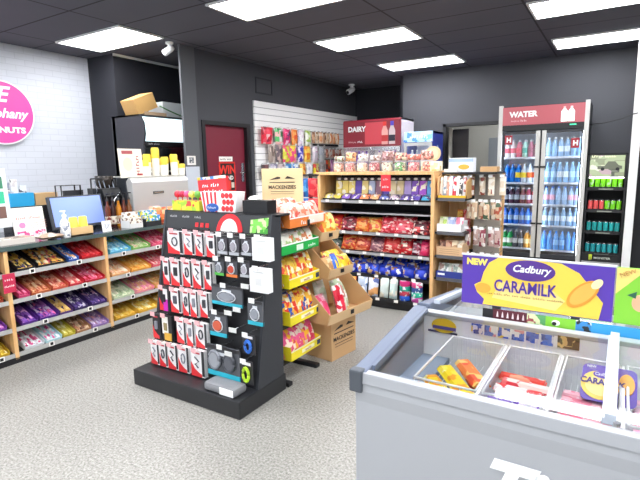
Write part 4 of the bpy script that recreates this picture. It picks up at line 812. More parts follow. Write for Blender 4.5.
# tubs on top
tub = [(['#e0b098', '#c87868', '#f0d8c8'], 'salmon'), (['#d89888', '#e8c8b0', '#b85868'], 'rose brown'), (['#e8c8a8', '#d8a890', '#f4e4d0'], 'cream'), (['#c86070', '#e0a0a0', '#903848'], 'dark pink'), (['#e8e0c8', '#c8b8a0', '#786858'], 'white and brown'), (['#48a858', '#d8d8b0', '#288040'], 'green'), (['#d87880', '#f0b8b0', '#b04858'], 'raspberry'), (['#e08868', '#f0c8a0', '#b85848'], 'orange red')]
for i, (inks, nm) in enumerate(tub):
    t = thing('sweets_tub', f'clear tub of {nm} sweets standing {ordn(i, 8)} on top of the gondola', 'tub', FG, .2+i*.148, .12, 1.431, group='clear tubs on top of the gondola')
    tag(obj('sweets', cached(('tub', nm), lambda: MB().lathe([(.054, .004), (.057, .01), (.057, .09), (.03, .097)], P(inks+['#7a4038', '#f4e8d8'], 60), n=16)), t), kind='stuff')
    obj('tub_wall', cached(('tubw',), lambda: MB().lathe([(.06, 0), (.063, .1)], clear_plastic('#f0e8e8', .12), n=18)), t)
    obj('tub_lid', cached(('tubl',), lambda: MB().lathe([(.066, .1), (.066, .108), (.06, .112)], clear_plastic('#e0d8dc', .5), n=18)), t)
bag = [(['#e8e8d8', '#b8c8a8', '#f4f4ec'], 'white and sage'), (['#e8a060', '#f0c898', '#d88848'], 'apricot'), (['#e0e4dc', '#f0f0ec', '#c0ccc0'], 'frosty white'), (['#e8e0dc', '#d0b8b0', '#f8f0ec'], 'ivory'), (['#8c5c60', '#c09090', '#e0c8c4'], 'cocoa'), (['#e8d8a0', '#e08880', '#f4ecd0'], 'cream and coral'), (['#f0b0a0', '#e07868', '#fbdcd0'], 'coral'), (['#f0b8a8', '#e89080', '#f8e0d8'], 'peach pink')]
for i, (inks, nm) in enumerate(bag):
    thing('sweets_bag', f'clear bag of {nm} sweets on the tubs, {ordn(i, 8)} in its row', 'sweets bag', FG, .2+i*.148, .13, 1.545, group='bags on top of the gondola tubs', rx=R(-10), me=MB().pillow(.13 if i < 6 else .16, .06+.02*((i*5) % 3), .08, P([inks[1], inks[0], '#8a6050', inks[2]], 50)))
# ================================================================ dairy fridge and blue-topped fridge in the corner
def fridge_shell(t, W, D, Hh, doors, hz, frame, side, handles=True, zb=.16, topcol=None, fr_w=.045):
    """body, doors with glass; returns inner left, right of each door"""
    b = MB().box(0, .03, .05, D, 0, Hh, side).box(W-.03, W, .05, D, 0, Hh, side).box(.03, W-.03, D-.03, D, 0, Hh, WHT).box(0, W, .05, D, Hh-.03, Hh, side).box(.03, W-.03, .06, D, 0, zb, BLK)
    obj('cabinet', b, t)
    return [(i*W/doors, (i+1)*W/doors) for i in range(doors)]
RED1 = mat('#8c2733', .4); REDSIGN = mat('#a2333f', .35, 0, .35)
FDA = Frame((-4.13, 7.48, 0), 0)
t = thing('dairy_fridge', 'tall two door dairy fridge with dark red header and white side', 'fridge', FDA, 0, 0, 0)
W, D = 1.06, .6
fridge_shell(t, W, D, 2.25, 2, 0, STEEL, mat('#e4dde2', .4))
h_ = obj('header', MB().prof([(.0, 1.8), (.04, 1.8), (.04, 2.25), (.02, 2.25), (0, 2.22)], .0, W, mat('#7c2430', .35, 0, .25)).mesh('header', .004), t, label='dark red lit header')
obj('header_glow', MB().box(.42, .8, -.002, 0, 1.84, 2.2, mat('#b8404a', .35, 0, .35)), h_)
txt('DAIRY', .115, h_, .1, -.004, 2.06, WHT, bold=.005); faux('served', .045, h_, .11, -.004, 1.87, mat('#d8b8bc')); faux('COOL', .045, h_, .28, -.004, 1.87, WHT, bold=.003)
for i, cc in enumerate(['#e03a34', '#5a4cc0']):
    obj('printed_bottle', MB().plate([(.73+i*.13, 1.83), (.84+i*.13, 1.83), (.84+i*.13, 2.05), (.81+i*.13, 2.13), (.76+i*.13, 2.13), (.73+i*.13, 2.05)], -.004, -.001, mat('#d8c4c8' if i else '#e8a8a0')).box(.755+i*.13, .815+i*.13, -.006, -.001, 2.13, 2.2, mat(cc)).box(.73+i*.13, .84+i*.13, -.006, -.003, 1.88, 1.98, mat('#2c2c3c' if i else '#c83c3c')), h_)
for i in range(2):
    x0, x1 = i*W/2, (i+1)*W/2
    dr = obj('door', MB().box(x0+.005, x0+.05, 0, .04, .16, 1.79, CHROME).box(x1-.05, x1-.005, 0, .04, .16, 1.79, CHROME).box(x0+.05, x1-.05, 0, .04, 1.74, 1.79, CHROME).box(x0+.05, x1-.05, 0, .04, .16, .24, CHROME), t)
    obj('door_glass', MB().box(x0+.05, x1-.05, .015, .022, .24, 1.74, glass()), dr)
for z in (1.5, 1.25, 1.0, .7, .4): obj('shelf', MB().box(.03, W-.03, .07, .55, z-.012, z, WHT), t)
obj('cabinet_light', MB().box(.05, W-.05, .06, .08, 1.77, 1.785, mat('#ffffff', .5, 0, 10)), t)
BOT = lambda m, r, h: cached(('bot', m.name, r, h), lambda: MB().lathe([(r*.9, 0), (r, h*.04), (r, h*.62), (r*.75, h*.75), (r*.38, h*.88), (r*.36, h*.93)], m, n=10))
def bottle(fr, x, y, z, r, h, body, cap, lab, lb, grp):
    t = thing('bottle', lb, 'bottle', fr, x, y, z, group=grp)
    obj('bottle_body', BOT(body, r, h), t)
    obj('cap', cached(('cap', cap.name, r, h), lambda: MB().lathe([(r*.42, h*.92), (r*.42, h)], cap, n=8)), t)
    obj('bottle_label', cached(('lab', lab.name, r, h), lambda: MB().lathe([(r*1.03, h*.28), (r*1.03, h*.56)], lab, n=10)), t)
PUR = mat('#5b3a9c', .35); 
for i in range(6):
    bottle(FDA, .09+.073*i, .14, 1.501, .035, .23, [mat('#e8e0f0', .3), PUR, mat('#6a48b0', .3)][i % 3], PUR, mat('#8058c0'), f'violet milk bottle {ordn(i, 6)} behind the dairy fridge left door', 'milk bottles in the dairy fridge, left door')
for i in range(6):
    bottle(FDA, .62+.073*i, .14, 1.501, .035, .23, [mat('#d8c8c0', .3), mat('#7a4c44', .3), mat('#e8e4ec', .3)][i % 3], [PUR, mat('#503030')][i % 2], mat('#b89898'), f'brown milk bottle {ordn(i, 6)} behind the dairy fridge right door', 'milk bottles in the dairy fridge, right door')
FBL = Frame((-2.94, 7.3, 0), 0)
t = thing('blue_fridge', 'small glass door fridge with blue sides and pale blue header', 'fridge', FBL, 0, 0, 0)
W, D = .46, .55
fridge_shell(t, W, D, 2.0, 1, 0, STEEL, mat('#2438a8', .35))
h_ = obj('header', MB().prof([(0, 1.84), (.05, 1.84), (.05, 2.0), (.03, 2.0)], 0, W, P(['#a8d4f0', '#4888d8', '#e4f0f8', '#68b0e4'], 14, .35, emit=.35)), t)
faux('chilled', .07, h_, .1, -.0, 1.895, WHT, bold=.002, shear=.2)
obj('side_disc', MB().prof([(.28+.05*math.cos(a*PI/10), 1.72+.07*math.sin(a*PI/10)) for a in range(20)], W, W+.003, mat('#a8d0f0')), t)
dr = obj('door', MB().box(.005, .045, 0, .04, .16, 1.83, GREYP).box(W-.045, W-.005, 0, .04, .16, 1.83, GREYP).box(.045, W-.045, 0, .04, 1.78, 1.83, GREYP).box(.045, W-.045, 0, .04, .16, .24, GREYP), t)
obj('door_glass', MB().box(.045, W-.045, .015, .022, .24, 1.78, glass()), dr)
obj('cabinet_light', MB().box(.05, W-.05, .06, .08, 1.8, 1.815, mat('#ffffff', .5, 0, 8)), t)
for z in (1.48, 1.2, .9, .6, .3): obj('shelf', MB().box(.03, W-.03, .07, .5, z-.012, z, WHT), t)
for i in range(5): bottle(FBL, .09+.08*i, .15, 1.481, .032, .24, mat(['#c8d8e0', '#8898a0', '#d8e0d0', '#687880', '#b0a890'][i], .3), WHT, mat('#e8e8e8'), f'pale bottle {ordn(i, 5)} in the small blue sided fridge', 'bottles in the small blue fridge')
# round biscuit jar on the gondola's right end
t = thing('cookie_tub', 'clear tub with a big round cookie on the gondola right end', 'tub', W0, -1.63, 4.80, 1.431)
obj('tub_wall', MB().box(-.09, .1, -.06, .06, 0, .1, P(['#ead9a8', '#f4ecd8', '#d8c080'], 24)).mesh('tub_wall', .008), t)
obj('round_cookie', MB().plate(circ(.02, .175, .075, n=24), -.02, .01, mat('#e6c49a', .5)).plate(circ(.02, .175, .055, n=24), -.024, -.02, mat('#f0d6b0', .5)), t)
thing('white_cards', 'row of small white cards lying on the shelf behind the cookie tub', 'cards', W0, -1.50, 4.8, 1.419, me=MB().box(-.0, .13, 0, .06, .0, .03, PAPER))
# ================================================================ side bay right of the gondola
FX = Frame((-1.54, 4.665, 0), 0)
t = thing('side_display', 'beech and black side shelving right of the gondola with magazines', 'shelving unit', FX, 0, 0, 0)
obj('back_panel', MB().box(.0, .56, .5, .52, 0, 1.40, WOOD), t)
obj('top_board', MB().box(.03, .56, .1, .52, 1.40, 1.418, BLK), t)
obj('kick_plate', MB().box(.03, .5, .05, .56, 0, .08, BLK), t)
for z, w in ((1.165, .27), (.83, .27), (.59, .27), (.36, .27), (.08, .5)): obj('shelf', MB().box(.005, .03+w, 0, .5, z-.02, z, BLK).box(.03, .03+w, -.01, 0, z-.025, z+.008, mat('#55555a')), t)
obj('peg_panel', MB().box(.30, .56, .34, .36, .08, 1.4, mat('#a39c92', .6)), t)
t = thing('magazine_box', 'yellow edged open box of magazines on the side shelving top', 'magazine box', FX, .15, .0, 1.166)
obj('box_body', MB().box(-.13, .16, 0, .008, 0, .03, mat('#e8b828', .5)).box(-.13, .16, .2, .208, 0, .22, mat('#caa068')).prof([(0, 0), (.208, 0), (.208, .22), (0, .16)], .15, .16, mat('#caa068', .6)).prof([(0, 0), (.208, 0), (.208, .26), (.0, .2)], -.13, -.12, WOOD).box(-.12, .15, 0, .2, 0, .005, KRAFT), t)
MG = [('#e8ddd0', '#c89060'), ('#d8e0e4', '#8898a8'), ('#e0a890', '#f0e0d0'), ('#e8ecf0', '#3858a8'), ('#d83848', '#f0e8e8'), ('#f0f0ee', '#384050'), ('#403c40', '#d8c8b0'), ('#d8d8e0', '#c06050')]
for i, (a, b_) in enumerate(MG):
    thing('magazine', f'magazine with {["tan", "silver", "salmon", "white and blue", "red", "white", "dark", "grey"][i]} cover, {ordn(i, 8)} in the magazine box', 'magazine', FX, .045+.032*i, .03+.008*(i % 3), 1.174, rz=R(-4), rx=R(-8), group='magazines in the yellow edged box', me=MB().box(-.013, .014, 0, .14, 0, .2+.012*(i % 2), P([a, b_, a, '#f4f0ea'], 34)))
t = thing('top_carton', 'white carton with orange picture on top of the side shelving', 'carton', FX, .18, .2, 1.419, me=MB().box(-.11, .13, 0, .12, 0, .14, mat('#e8ecf2', .5)))
obj('printed_picture', MB().plate(circ(.04, .05, .055, .025), -.003, 0, mat('#f0b040')).box(-.11, .13, -.002, 0, .1, .13, mat('#a8c0e0')), t)
thing('kraft_block', 'small tan carton right of the white carton on side shelving', 'cardboard box', FX, .44, .2, 1.419, me=MB().box(-.06, .1, 0, .12, 0, .05, KRAFT))
# shelf contents
bx = thing('white_carton', 'white carton of green packs, second side shelf beside the gondola', 'carton', FX, .14, .01, .831, me=carton_mesh(.24, .25, .1, WHT, .8))
for i in range(5): thing('snack_pack', f'{["lime", "mint", "blue and violet", "grey", "pink"][i]} pack, {ordn(i, 5)} in the white carton beside the gondola', 'snack pack', FX, .055+.042*i, .05+.02*(i % 2), .84, rx=R(-30), group='packs in the white carton of the side shelving', me=MB().pillow(.075, .15, .03, P([['#c0dc70', '#e8f0d0'], ['#d0e8c8', '#f0f4ec'], ['#5058b8', '#b0c0e8', '#e8e8f8'], ['#c8ccd8', '#8890a8'], ['#e888a0', '#f8d8e0']][i], 24)))
t = thing('kraft_carton', 'open kraft carton of packs on the third side shelf', 'carton', FX, .15, .01, .591, me=carton_mesh(.26, .25, .15, mat('#d8b48c', .7), .62))
for i in range(3): obj('printed_line', MB().box(-.1, .1, -.002, 0, .025+.02*i, .029+.02*i, mat('#a8805c')), t)
for i in range(4): thing('snack_pack', f'{["brown", "rust", "tan", "beige"][i]} pack, {ordn(i, 4)} in the kraft carton on third side shelf', 'snack pack', FX, .06+.06*i, .08, .6, rx=R(-12), group='packs in the kraft carton of the side shelving', me=MB().pillow(.07, .14, .03, P([['#7c4c40', '#c89880'], ['#c06848', '#e8b898'], ['#c8a078', '#ecd8b8'], ['#d8c0a0', '#f0e4d0']][i], 24)))
t = thing('blue_carton', 'dark blue tray of pale packs on the lowest visible side shelf', 'carton', FX, .15, .01, .361, me=carton_mesh(.26, .25, .08, mat('#2c3c90', .5), .9))
obj('printed_line', MB().box(-.11, -.04, -.002, 0, .03, .05, WHT), t)
for i in range(5): thing('snack_pack', f'pale wrapped pack, {ordn(i, 5)} in the dark blue tray beside the gondola', 'snack pack', FX, .055+.048*i, .07, .37, rx=R(-25), group='packs in the dark blue tray', me=cached(('ppk', i % 2), lambda: MB().pillow(.08, .14, .04, P([['#d8dcd0', '#b89890', '#f0f0ea'], ['#e4e4e0', '#98a8a0', '#f4f4f2']][i % 2], 24))))
for i in range(2):
    for k in range(4):
        thing('small_box', f'{["orange", "red"][i]} little box {["lowest", "second", "third", "topmost"][k]} in its stack below the magazines', 'box', FX, .17+.06*i, .3, .831+k*.051, group='little stacked boxes below the magazines', me=cached(('sbx', i), lambda: MB().box(-.027, .027, 0, .08, 0, .049, P([['#f09040', '#f8d060'], ['#d83c34', '#f0a0a0']][i], 40))))
# packs on pegs
FP = Frame((-1.24, 4.98, 0), 0)
pk = [(0, 1.27, .05, .17, ['#e8d0b0', '#8c4c38', '#f4e8d8']), (1, 1.27, .06, .17, ['#e0c8a8', '#c85858', '#f0e4d4']), (2, 1.27, .05, .17, ['#d8c0a0', '#58684c', '#f0e8d8'])]
n_ = 0
for ri, (z0, cols, inks, nm) in enumerate([(1.37, 4, ['#e8d8c0', '#a85848', '#f4ece0'], 'cream and brown'), (1.13, 6, ['#d8b898', '#b05038', '#e8dcc8', '#486048'], 'tan and red'), (.86, 5, ['#c8a8a0', '#8c3848', '#e8e0dc'], 'rosy grey'), (.6, 5, ['#b05060', '#882838', '#e8d0d0'], 'wine red')]):
    for q in range(cols):
        x = -.10+q*.29/(cols-1)+.02*(ri == 0); y = -.12 + .05*((q+ri) % 2)
        t = thing('pegged_pack', f'{nm} pack, {ordn(q, cols)} in {["top", "second", "third", "lowest"][ri]} peg row of the side shelving', 'hanging pack', FP, x+.08, y, z0, group='packs pegged on the side shelving', me=cached(('sp', ri), lambda: MB().pillow(.062, .18, .035, P(inks, 24), z0=-.18)))
        obj('peg_hook', cached(('spg', q % 2 + ri % 2), lambda: MB().tube([(0, .2, .01), (0, -.05, .01)], .003, CHROME, 5).box(-.02, .02, -.055, -.05, -.005, .022, WHT)), t)
# ================================================================ WATER fridge
FW = Frame((-1.53, 7.42, 0), 0); W, D = 1.15, .68
t = thing('water_fridge', 'tall two door water fridge with red header and bottles inside', 'fridge', FW, 0, 0, 0)
SV = mat('#c9c8c4', .35, .2)
IN = mat('#b4c8e0', .5)
obj('cabinet', MB().box(0, .05, .05, D, 0, 2.28, BLK).box(W-.05, W, .05, D, 0, 2.28, BLK).box(.05, W-.05, D-.03, D, 0, 2.28, BLK).box(0, W, .05, D, 2.25, 2.28, BLK).box(.05, W-.05, .06, D-.03, 0, .15, BLK), t)
obj('inner_lining', MB().box(.05, W-.05, D-.04, D-.03, .15, 1.95, IN).box(.05, .055, .08, D-.04, .15, 1.95, IN).box(W-.055, W-.05, .08, D-.04, .15, 1.95, IN), t)
for x in (0, W-.055): obj('side_frame', MB().box(x, x+.055, 0, .05, .1, 2.3, SV).mesh('side_frame', .004), t)
h_ = obj('header', MB().prof([(.0, 2.02), (.06, 2.02), (.06, 2.27), (.0, 2.27)], .055, W-.055, mat('#a8525a', .3, 0, .3)), t, label='lit red header with WATER lettering')
txt('WATER', .105, h_, .15, -.003, 2.13, WHT, bold=.005); faux('served', .035, h_, .17, -.003, 2.065, mat('#e0b8bc')); faux('COOL', .038, h_, .3, -.003, 2.065, WHT, bold=.003)
for i in range(2):
    x = .85+i*.085
    obj('printed_bottle', MB().plate([(x-.04, 2.035), (x+.04, 2.035), (x+.04, 2.17), (x+.016, 2.205), (x-.016, 2.205), (x-.04, 2.17)], -.004, -.001, mat('#d8ecea', .4, 0, .4)).box(x-.014, x+.014, -.005, -.001, 2.205, 2.235, mat('#f0c8c8' if i == 0 else '#f4f4f4')), h_)
obj('black_band', MB().box(.055, W-.055, .01, .06, 1.94, 2.02, BLK), t)
obj('green_display', MB().box(.92, 1.0, .006, .012, 1.985, 2.0, mat('#40c890', .5, 0, 1.5)), t)
obj('base_grille', MB().box(.0, W, .02, .06, 0, .14, BLK), t)
for i in range(2):
    x0 = .06 if i == 0 else W/2+.012; x1 = W/2-.012 if i == 0 else W-.06
    dr = obj('door', MB().box(x0, x0+(.03 if i == 0 else .055), -.0, .04, .14, 1.93, SV if i else CHAR).box(x1-(.055 if i == 0 else .02), x1, 0, .04, .14, 1.93, SV if i == 0 else CHAR).box(x0, x1, .005, .04, 1.895, 1.93, CHAR).box(x0, x1, .005, .04, .14, .19, CHAR), t)
    obj('door_glass', MB().box(x0+.03, x1-.02, .015, .022, .19, 1.9, glass()), dr)
    sq = obj('red_sticker', MB().box(x0+.035 if i == 0 else x1-.14, x0+.135 if i == 0 else x1-.04, .008, .014, 1.75 if i == 0 else 1.68, 1.88 if i == 0 else 1.81, mat('#a82c3a')), dr)
    txt('H', .09, sq, (x0+.057) if i == 0 else (x1-.118), .006, 1.785 if i == 0 else 1.715, WHT, bold=.005)
    hx = x1-.03 if i == 0 else x0+.03
    for hz in (1.43, .63): obj('door_handle', MB().box(hx-.035, hx+.03, -.02, 0, hz-.012, hz+.012, BLK), dr)
LED = mat('#e4f0ff', .5, 0, 22)
obj('centre_post', MB().box(W/2-.03, W/2+.03, .045, .08, .14, 1.95, BLK), t)
for x in (.056, W/2-.04, W/2+.031, W-.066): obj('cabinet_light', MB().box(x, x+.008, .055, .065, .2, 1.9, LED), t)
WS = [1.56, 1.2, .89, .59, .24]
for z in WS: obj('shelf', MB().box(.056, W-.056, .09, .6, z-.012, z, mat('#c4d0de', .4)).box(.056, W-.056, .085, .09, z-.016, z+.012, mat('#cfdae8', .4)), t)
def wm(h, r=.12): return mat(h, r, 0, 0, .5)
lrow = [
 [('#e8ecf0', '#e0405c', 'white'), ('#f0e8ec', '#e8506c', 'pale pink'), ('#e06080', '#e83858', 'pink'), ('#a8dcd4', '#40b0a0', 'mint'), ('#a04c68', '#802848', 'plum'), ('#904860', '#702040', 'plum')],
 [('#1878d8', '#1868c8', 'bright blue'), ('#1c80e0', '#1868c8', 'bright blue'), ('#1c78d4', '#f0d838', 'bright blue'), ('#c8dcec', '#e8d020', 'clear'), ('#c8dcec', '#e87030', 'clear'), ('#c8dcf0', '#e05030', 'clear')],
 [('#282c48', '#a8b0c0', 'dark navy'), ('#4c2844', '#a8b0c0', 'dark plum'), ('#3c2440', '#a8b0c0', 'dark plum'), ('#642844', '#b0b4c4', 'dark wine'), ('#8c3054', '#c0c0cc', 'wine red'), ('#a83c58', '#c8c8d0', 'rose')],
 [('#1c64c8', '#88a8c8', 'cobalt blue'), ('#1868d0', '#88a8c8', 'cobalt blue'), ('#1c6cd4', '#a0c0e0', 'cobalt blue'), ('#2068c8', '#88a8c8', 'cobalt blue'), ('#2474d8', '#a0c0e0', 'cobalt blue'), ('#2870d0', '#90b0d0', 'cobalt blue')],
 [('#28a058', '#d8e0d8', 'green'), ('#20a050', '#e0e0d8', 'green'), ('#3c4450', '#c0c4c8', 'dark grey'), ('#404854', '#c8ccd0', 'dark grey'), ('#e0a040', '#f0d8a0', 'orange'), ('#e8b860', '#f4e0b0', 'pale orange')]]
for k, z in enumerate(WS):
    h = [.25, .27, .24, .24, .25][k]
    for i in range(6):
        bc, lc, nm = lrow[k][i]
        bottle(FW, .115+.078*i, .15, z+.001, .0375, h, wm(bc), wm(bc if k in (1, 3) else '#c8ccd4'), mat(lc), f'{nm} bottle {ordn(i, 6)} on {["top", "second", "third", "fourth", "bottom"][k]} shelf behind left water door', 'bottles behind the left door of the water fridge')
        bottle(FW, .665+.078*i, .15, z+.001, .0375, h+.02, wm(['#8cb8e4', '#84b4e0', '#98bce4', '#8cb4dc', '#5c9ce0'][k]), wm(['#e8f0f8', '#90c0e8', '#3070d0', '#d0e0f0', '#4088e0'][k]), mat([['#88b8e0', '#d8e8f4'], ['#a8d0f0', '#e0ecf4'], ['#e8b0c8', '#a8c8e8'], ['#e0ecf4', '#c8dcf0'], ['#4890e0', '#90c8f4']][k][(i//2) % 2]), f'clear blue water bottle {ordn(i, 6)} on {["top", "second", "third", "fourth", "bottom"][k]} shelf behind right water door', 'bottles behind the right door of the water fridge')
        if k < 5: 
            bottle(FW, .115+.078*i, .26, z+.001, .037, h, wm(bc), wm('#c8ccd4'), mat(lc), f'{nm} second row bottle {ordn(i, 6)} on {["top", "second", "third", "fourth", "bottom"][k]} left water fridge shelf', 'second row bottles in the water fridge')
thing('cable', 'black cable running along the grey wall from water fridge', 'cable', W0, 0, 0, 0, me=MB().tube([(-.37, 7.5, 1.98), (-.2, 7.44, 1.99), (0, 7.36, 2.03), (.1, 7.29, 2.07), (.15, 7.29, 2.08)], .006, BLK))
# ================================================================ energy drink cooler
FK = Frame((-.37, 7.5, 0), 0); W = .46
t = thing('energy_cooler', 'slim black energy drink cooler with rows of cans, green header', 'cooler', FK, 0, 0, 0)
obj('cabinet', MB().box(0, .02, 0, .6, .1, 1.6, BLK).box(W-.02, W, 0, .6, .1, 1.6, BLK).box(.02, W-.02, .58, .6, .1, 1.6, mat('#0d0d10')).box(0, W, 0, .6, 1.58, 1.6, BLK), t)
obj('base_frame', MB().box(0, W, -.02, .6, 0, .13, mat('#a9aaab', .4)), t)
h_ = obj('header', MB().box(.03, W-.03, -.01, .02, 1.285, 1.57, P(['#a8b490', '#8c9478', '#d8d8c8', '#585c50', '#c8ccb0', '#b8a0a8'], 9, .4, (1, 1, 1.6), emit=.25)), t, label='green camouflage header with pale lettering')
faux('WIN A TRUCK', .045, h_, .05, -.012, 1.545, mat('#eef0c8', .5, 0, .5), bold=.002)
obj('printed_truck', MB().plate([(.12, 1.43), (.2, 1.43), (.24, 1.49), (.32, 1.49), (.36, 1.44), (.4, 1.43), (.4, 1.39), (.12, 1.39)], -.012, -.01, mat('#6c7060')).plate(circ(.18, 1.39, .022), -.013, -.01, BLK).plate(circ(.35, 1.39, .022), -.013, -.01, BLK), h_)
lo = obj('lower_panel', MB().box(.02, W-.02, -.008, .01, .13, .232, mat('#121215', .4)), t)
GL = mat('#c8dc38', .5, 0, .4)
obj('claw_logo', MB().plate([(.09, .225), (.1, .225), (.098, .16), (.093, .145)], -.01, -.008, GL).plate([(.105, .228), (.115, .228), (.112, .16), (.107, .138)], -.01, -.008, GL).plate([(.12, .225), (.13, .225), (.127, .165), (.122, .15)], -.01, -.008, GL), lo)
txt('MONSTER', .036, lo, .15, -.01, .17, mat('#c8ccc0'), sx=1.2, bold=.001)
cans = [[('#7cd828', 'lime')]*6, [('#e85c5c', 'coral red')]*3+[('#7cd828', 'lime')]*3, [('#28a0a0', 'teal')]*6, [('#2898a0', 'teal')]*6]
for k, z in enumerate([1.14, .84, .545, .245]):
    obj('shelf', MB().box(.02, W-.02, .03, .56, z-.012, z, BLK).box(.02, W-.02, .02, .03, z-.035, z+.004, BLK).box(.15, .32, .016, .02, z-.026, z-.01, mat('#8a8f84')), t)
    for i in range(6):
        cc, nm = cans[k][i]
        thing('drink_can', f'{nm} drink can {ordn(i, 6)} on {["top", "second", "third", "lowest"][k]} shelf of the energy cooler', 'can', FK, .062+.067*i, .07, z+.001, group='cans in the energy drink cooler', me=cached(('can', cc), lambda: MB().lathe([(.024, 0), (.029, .008), (.029, .012)], CHROME, n=14).lathe([(.029, .012), (.029, .125)], P([cc, cc, cc, '#b0e0a0' if nm == 'lime' else cc], 30, .25), n=14).lathe([(.029, .125), (.024, .138), (.023, .136)], CHROME, n=14)))
obj('cabinet_light', MB().box(.03, W-.03, .022, .03, 1.27, 1.28, mat('#ffffff', .5, 0, 12)), t)
# ================================================================ ice cream freezers, back to back
FF = Frame((-.69, 1.315, 0), -.3)
GF = mat('#a6a8ad', .4); RAILC = mat('#606a80', .35); INW = mat('#fafdff', .5); CAPC = mat('#4b5058', .5)
LZ, RZ, DP, FWD = .85, .915, .565, 1.75
def freezer(fr, label, flip=False):
    t = thing('ice_cream_freezer', label, 'freezer', fr, 0, 0, 0, group='ice cream freezers back to back')
    obj('front_panel', MB().prof([(0, .06), (.03, .06), (.03, .835), (-.003, .835), (-.005, .79), (0, .75)], 0, FWD, GF).mesh('front_panel', .004), t)
    obj('side_wall', MB().box(0, .04, .03, DP, .06, .8, GF).prof([(.03, .8), (DP, .8), (DP, RZ-.03), (.03, LZ-.03)], 0, .04, GF), t)
    obj('side_wall', MB().box(FWD-.04, FWD, .03, DP, .06, .8, GF).prof([(.03, .8), (DP, .8), (DP, RZ-.03), (.03, LZ-.03)], FWD-.04, FWD, GF), t)
    obj('back_wall', MB().box(.04, FWD-.04, DP-.03, DP, .06, RZ-.02, INW), t)
    obj('base', MB().box(.03, FWD-.03, .03, DP-.03, 0, .08, BLK), t)
    obj('liner', MB().box(.04, FWD-.04, .03, .045, .3, LZ-.02, INW).box(.04, .15, .045, DP-.03, .3, LZ-.12, mat('#8d9bb0', .5)).box(.16, FWD-.04, .045, DP-.03, .3, .32, INW).box(FWD-.06, FWD-.04, .045, DP-.03, .32, LZ-.03, INW), t)  # left block's blue-grey paints in the shade on the inner end wall
    obj('front_rail', MB().prof([(-.008, LZ-.035), (-.004, LZ+.002), (.022, LZ+.006), (.022, LZ-.03)], 0, FWD, mat('#a3a5aa', .35)).mesh('front_rail', .003), t)
    for x in (-.012, FWD-.04): obj('side_rail', MB().prof([(.0, LZ+.006), (DP, RZ+.012), (DP, RZ-.05), (.0, LZ-.055)], x, x+.052, RAILC).mesh('side_rail', .008), t)
    obj('corner_cap', MB().box(-.016, .03, -.016, .02, LZ-.065, LZ+.01, CAPC).mesh('corner_cap', .006), t)
    obj('corner_cap', MB().box(FWD-.03, FWD+.016, -.016, .02, LZ-.065, LZ+.01, CAPC).mesh('corner_cap', .006), t)
    s = (RZ-LZ)/DP
    def lid(x0, x1, up_):
        l = obj('glass_lid', MB().add([(x, y, LZ+.004+up_+s*y) for y in (.03, DP-.03) for x in (x0, x1)], [(0, 1, 3, 2)], glass('#ffffff', .0)), t)
        for xa in (x0, x1-.026): obj('lid_frame', MB().prof([(.03, LZ+up_+s*.03), (DP-.03, LZ+up_+s*(DP-.03)), (DP-.03, LZ+.016+up_+s*(DP-.03)), (.03, LZ+.016+up_+s*.03)], xa, xa+(.026 if xa > .1 else .012), mat('#b4bcc8' if xa > .1 else '#5e687c', .35)), l)
        return l
    lid(.045, .72, .0); lid(.70, FWD-.05, .012)
    return t
t = freezer(FF, 'grey ice cream freezer with sloping glass lids and white front lettering')
obj('back_rim', MB().prof([(DP-.035, RZ-.02), (DP-.035, RZ-.002), (DP+.02, RZ-.004), (DP+.02, RZ-.02)], 0, FWD, mat('#b9bec4', .3)).mesh('back_rim', .004), t)
txt('Tip Top', .18, t, .405, -.004, .56, WHT, rot=(PI/2, R(0), 0), bold=.009, shear=.35)
FF2 = Frame(FF.w(FWD, 2*DP+.03, 0), 179.7)
t2 = freezer(FF2, 'second grey ice cream freezer behind the lettered one, nearer the gondola')
# dividers and baskets in the front freezer
WIRE = mat('#eef1f4', .35)
def basket(x0, x1, z, label):
    b = thing('wire_basket', label, 'basket', FF, x0, .085, z, group='white wire baskets in the freezer')
    w = x1-x0; dpt = DP-.14; hh = .10
    m = MB()
    for q in range(int(w/.018)+1):
        x = min(w, q*.018); m.box(x-.0013, x+.0013, dpt-.0026, dpt, 0, hh, WIRE)
    for zz in (.0, .025, .05, .075, hh): m.box(0, w, 0, .003, zz-.0022, zz+.0022, WIRE)
    for q in range(5): m.box(q*w/4-.0013, q*w/4+.0013, 0, .0026, 0, hh, WIRE)
    for q in range(9): m.box(q*w/8-.001, q*w/8+.001, 0, dpt, -.001, .001, WIRE)
    obj('wire_mesh', m, b)
    obj('rim', MB().tube([(0, 0, hh), (w, 0, hh), (w, dpt, hh), (0, dpt, hh), (0, 0, hh)], .0045, WIRE, 5), b)
    obj('side_plate', MB().box(w+.003, w+.012, -.02, dpt, -.05, hh, INW), b)
    return b
BZ = .735
BK = [(.17, .365, 'leftmost wire basket, holding yellow ices, in the front freezer'), (.385, .555, 'second wire basket from left, with red and purple ices'), (.575, .735, 'near empty middle wire basket in the front freezer'), (.755, .95, 'wire basket under the purple card in the front freezer'), (.97, 1.3, 'wire basket at right beyond the photo edge'), (1.32, 1.66, 'rightmost wire basket beyond the photo edge')]
for a in BK: basket(a[0], a[1], BZ, a[2])
def ice(x, y, z, L_, w, rz, inks, lb, grp, h=.022):
    thing('ice_cream_pack', lb, 'ice cream', FF, x, y, z, rx=0, rz=R(rz), group=grp, me=cached(('ice', L_, w, tuple(inks)), lambda: bar_mesh(w, L_, h, P(inks, 26, .3), mat(inks[0]))))
YL = ['#f0d828', '#f4e458', '#e8a028', '#f8f4c0']
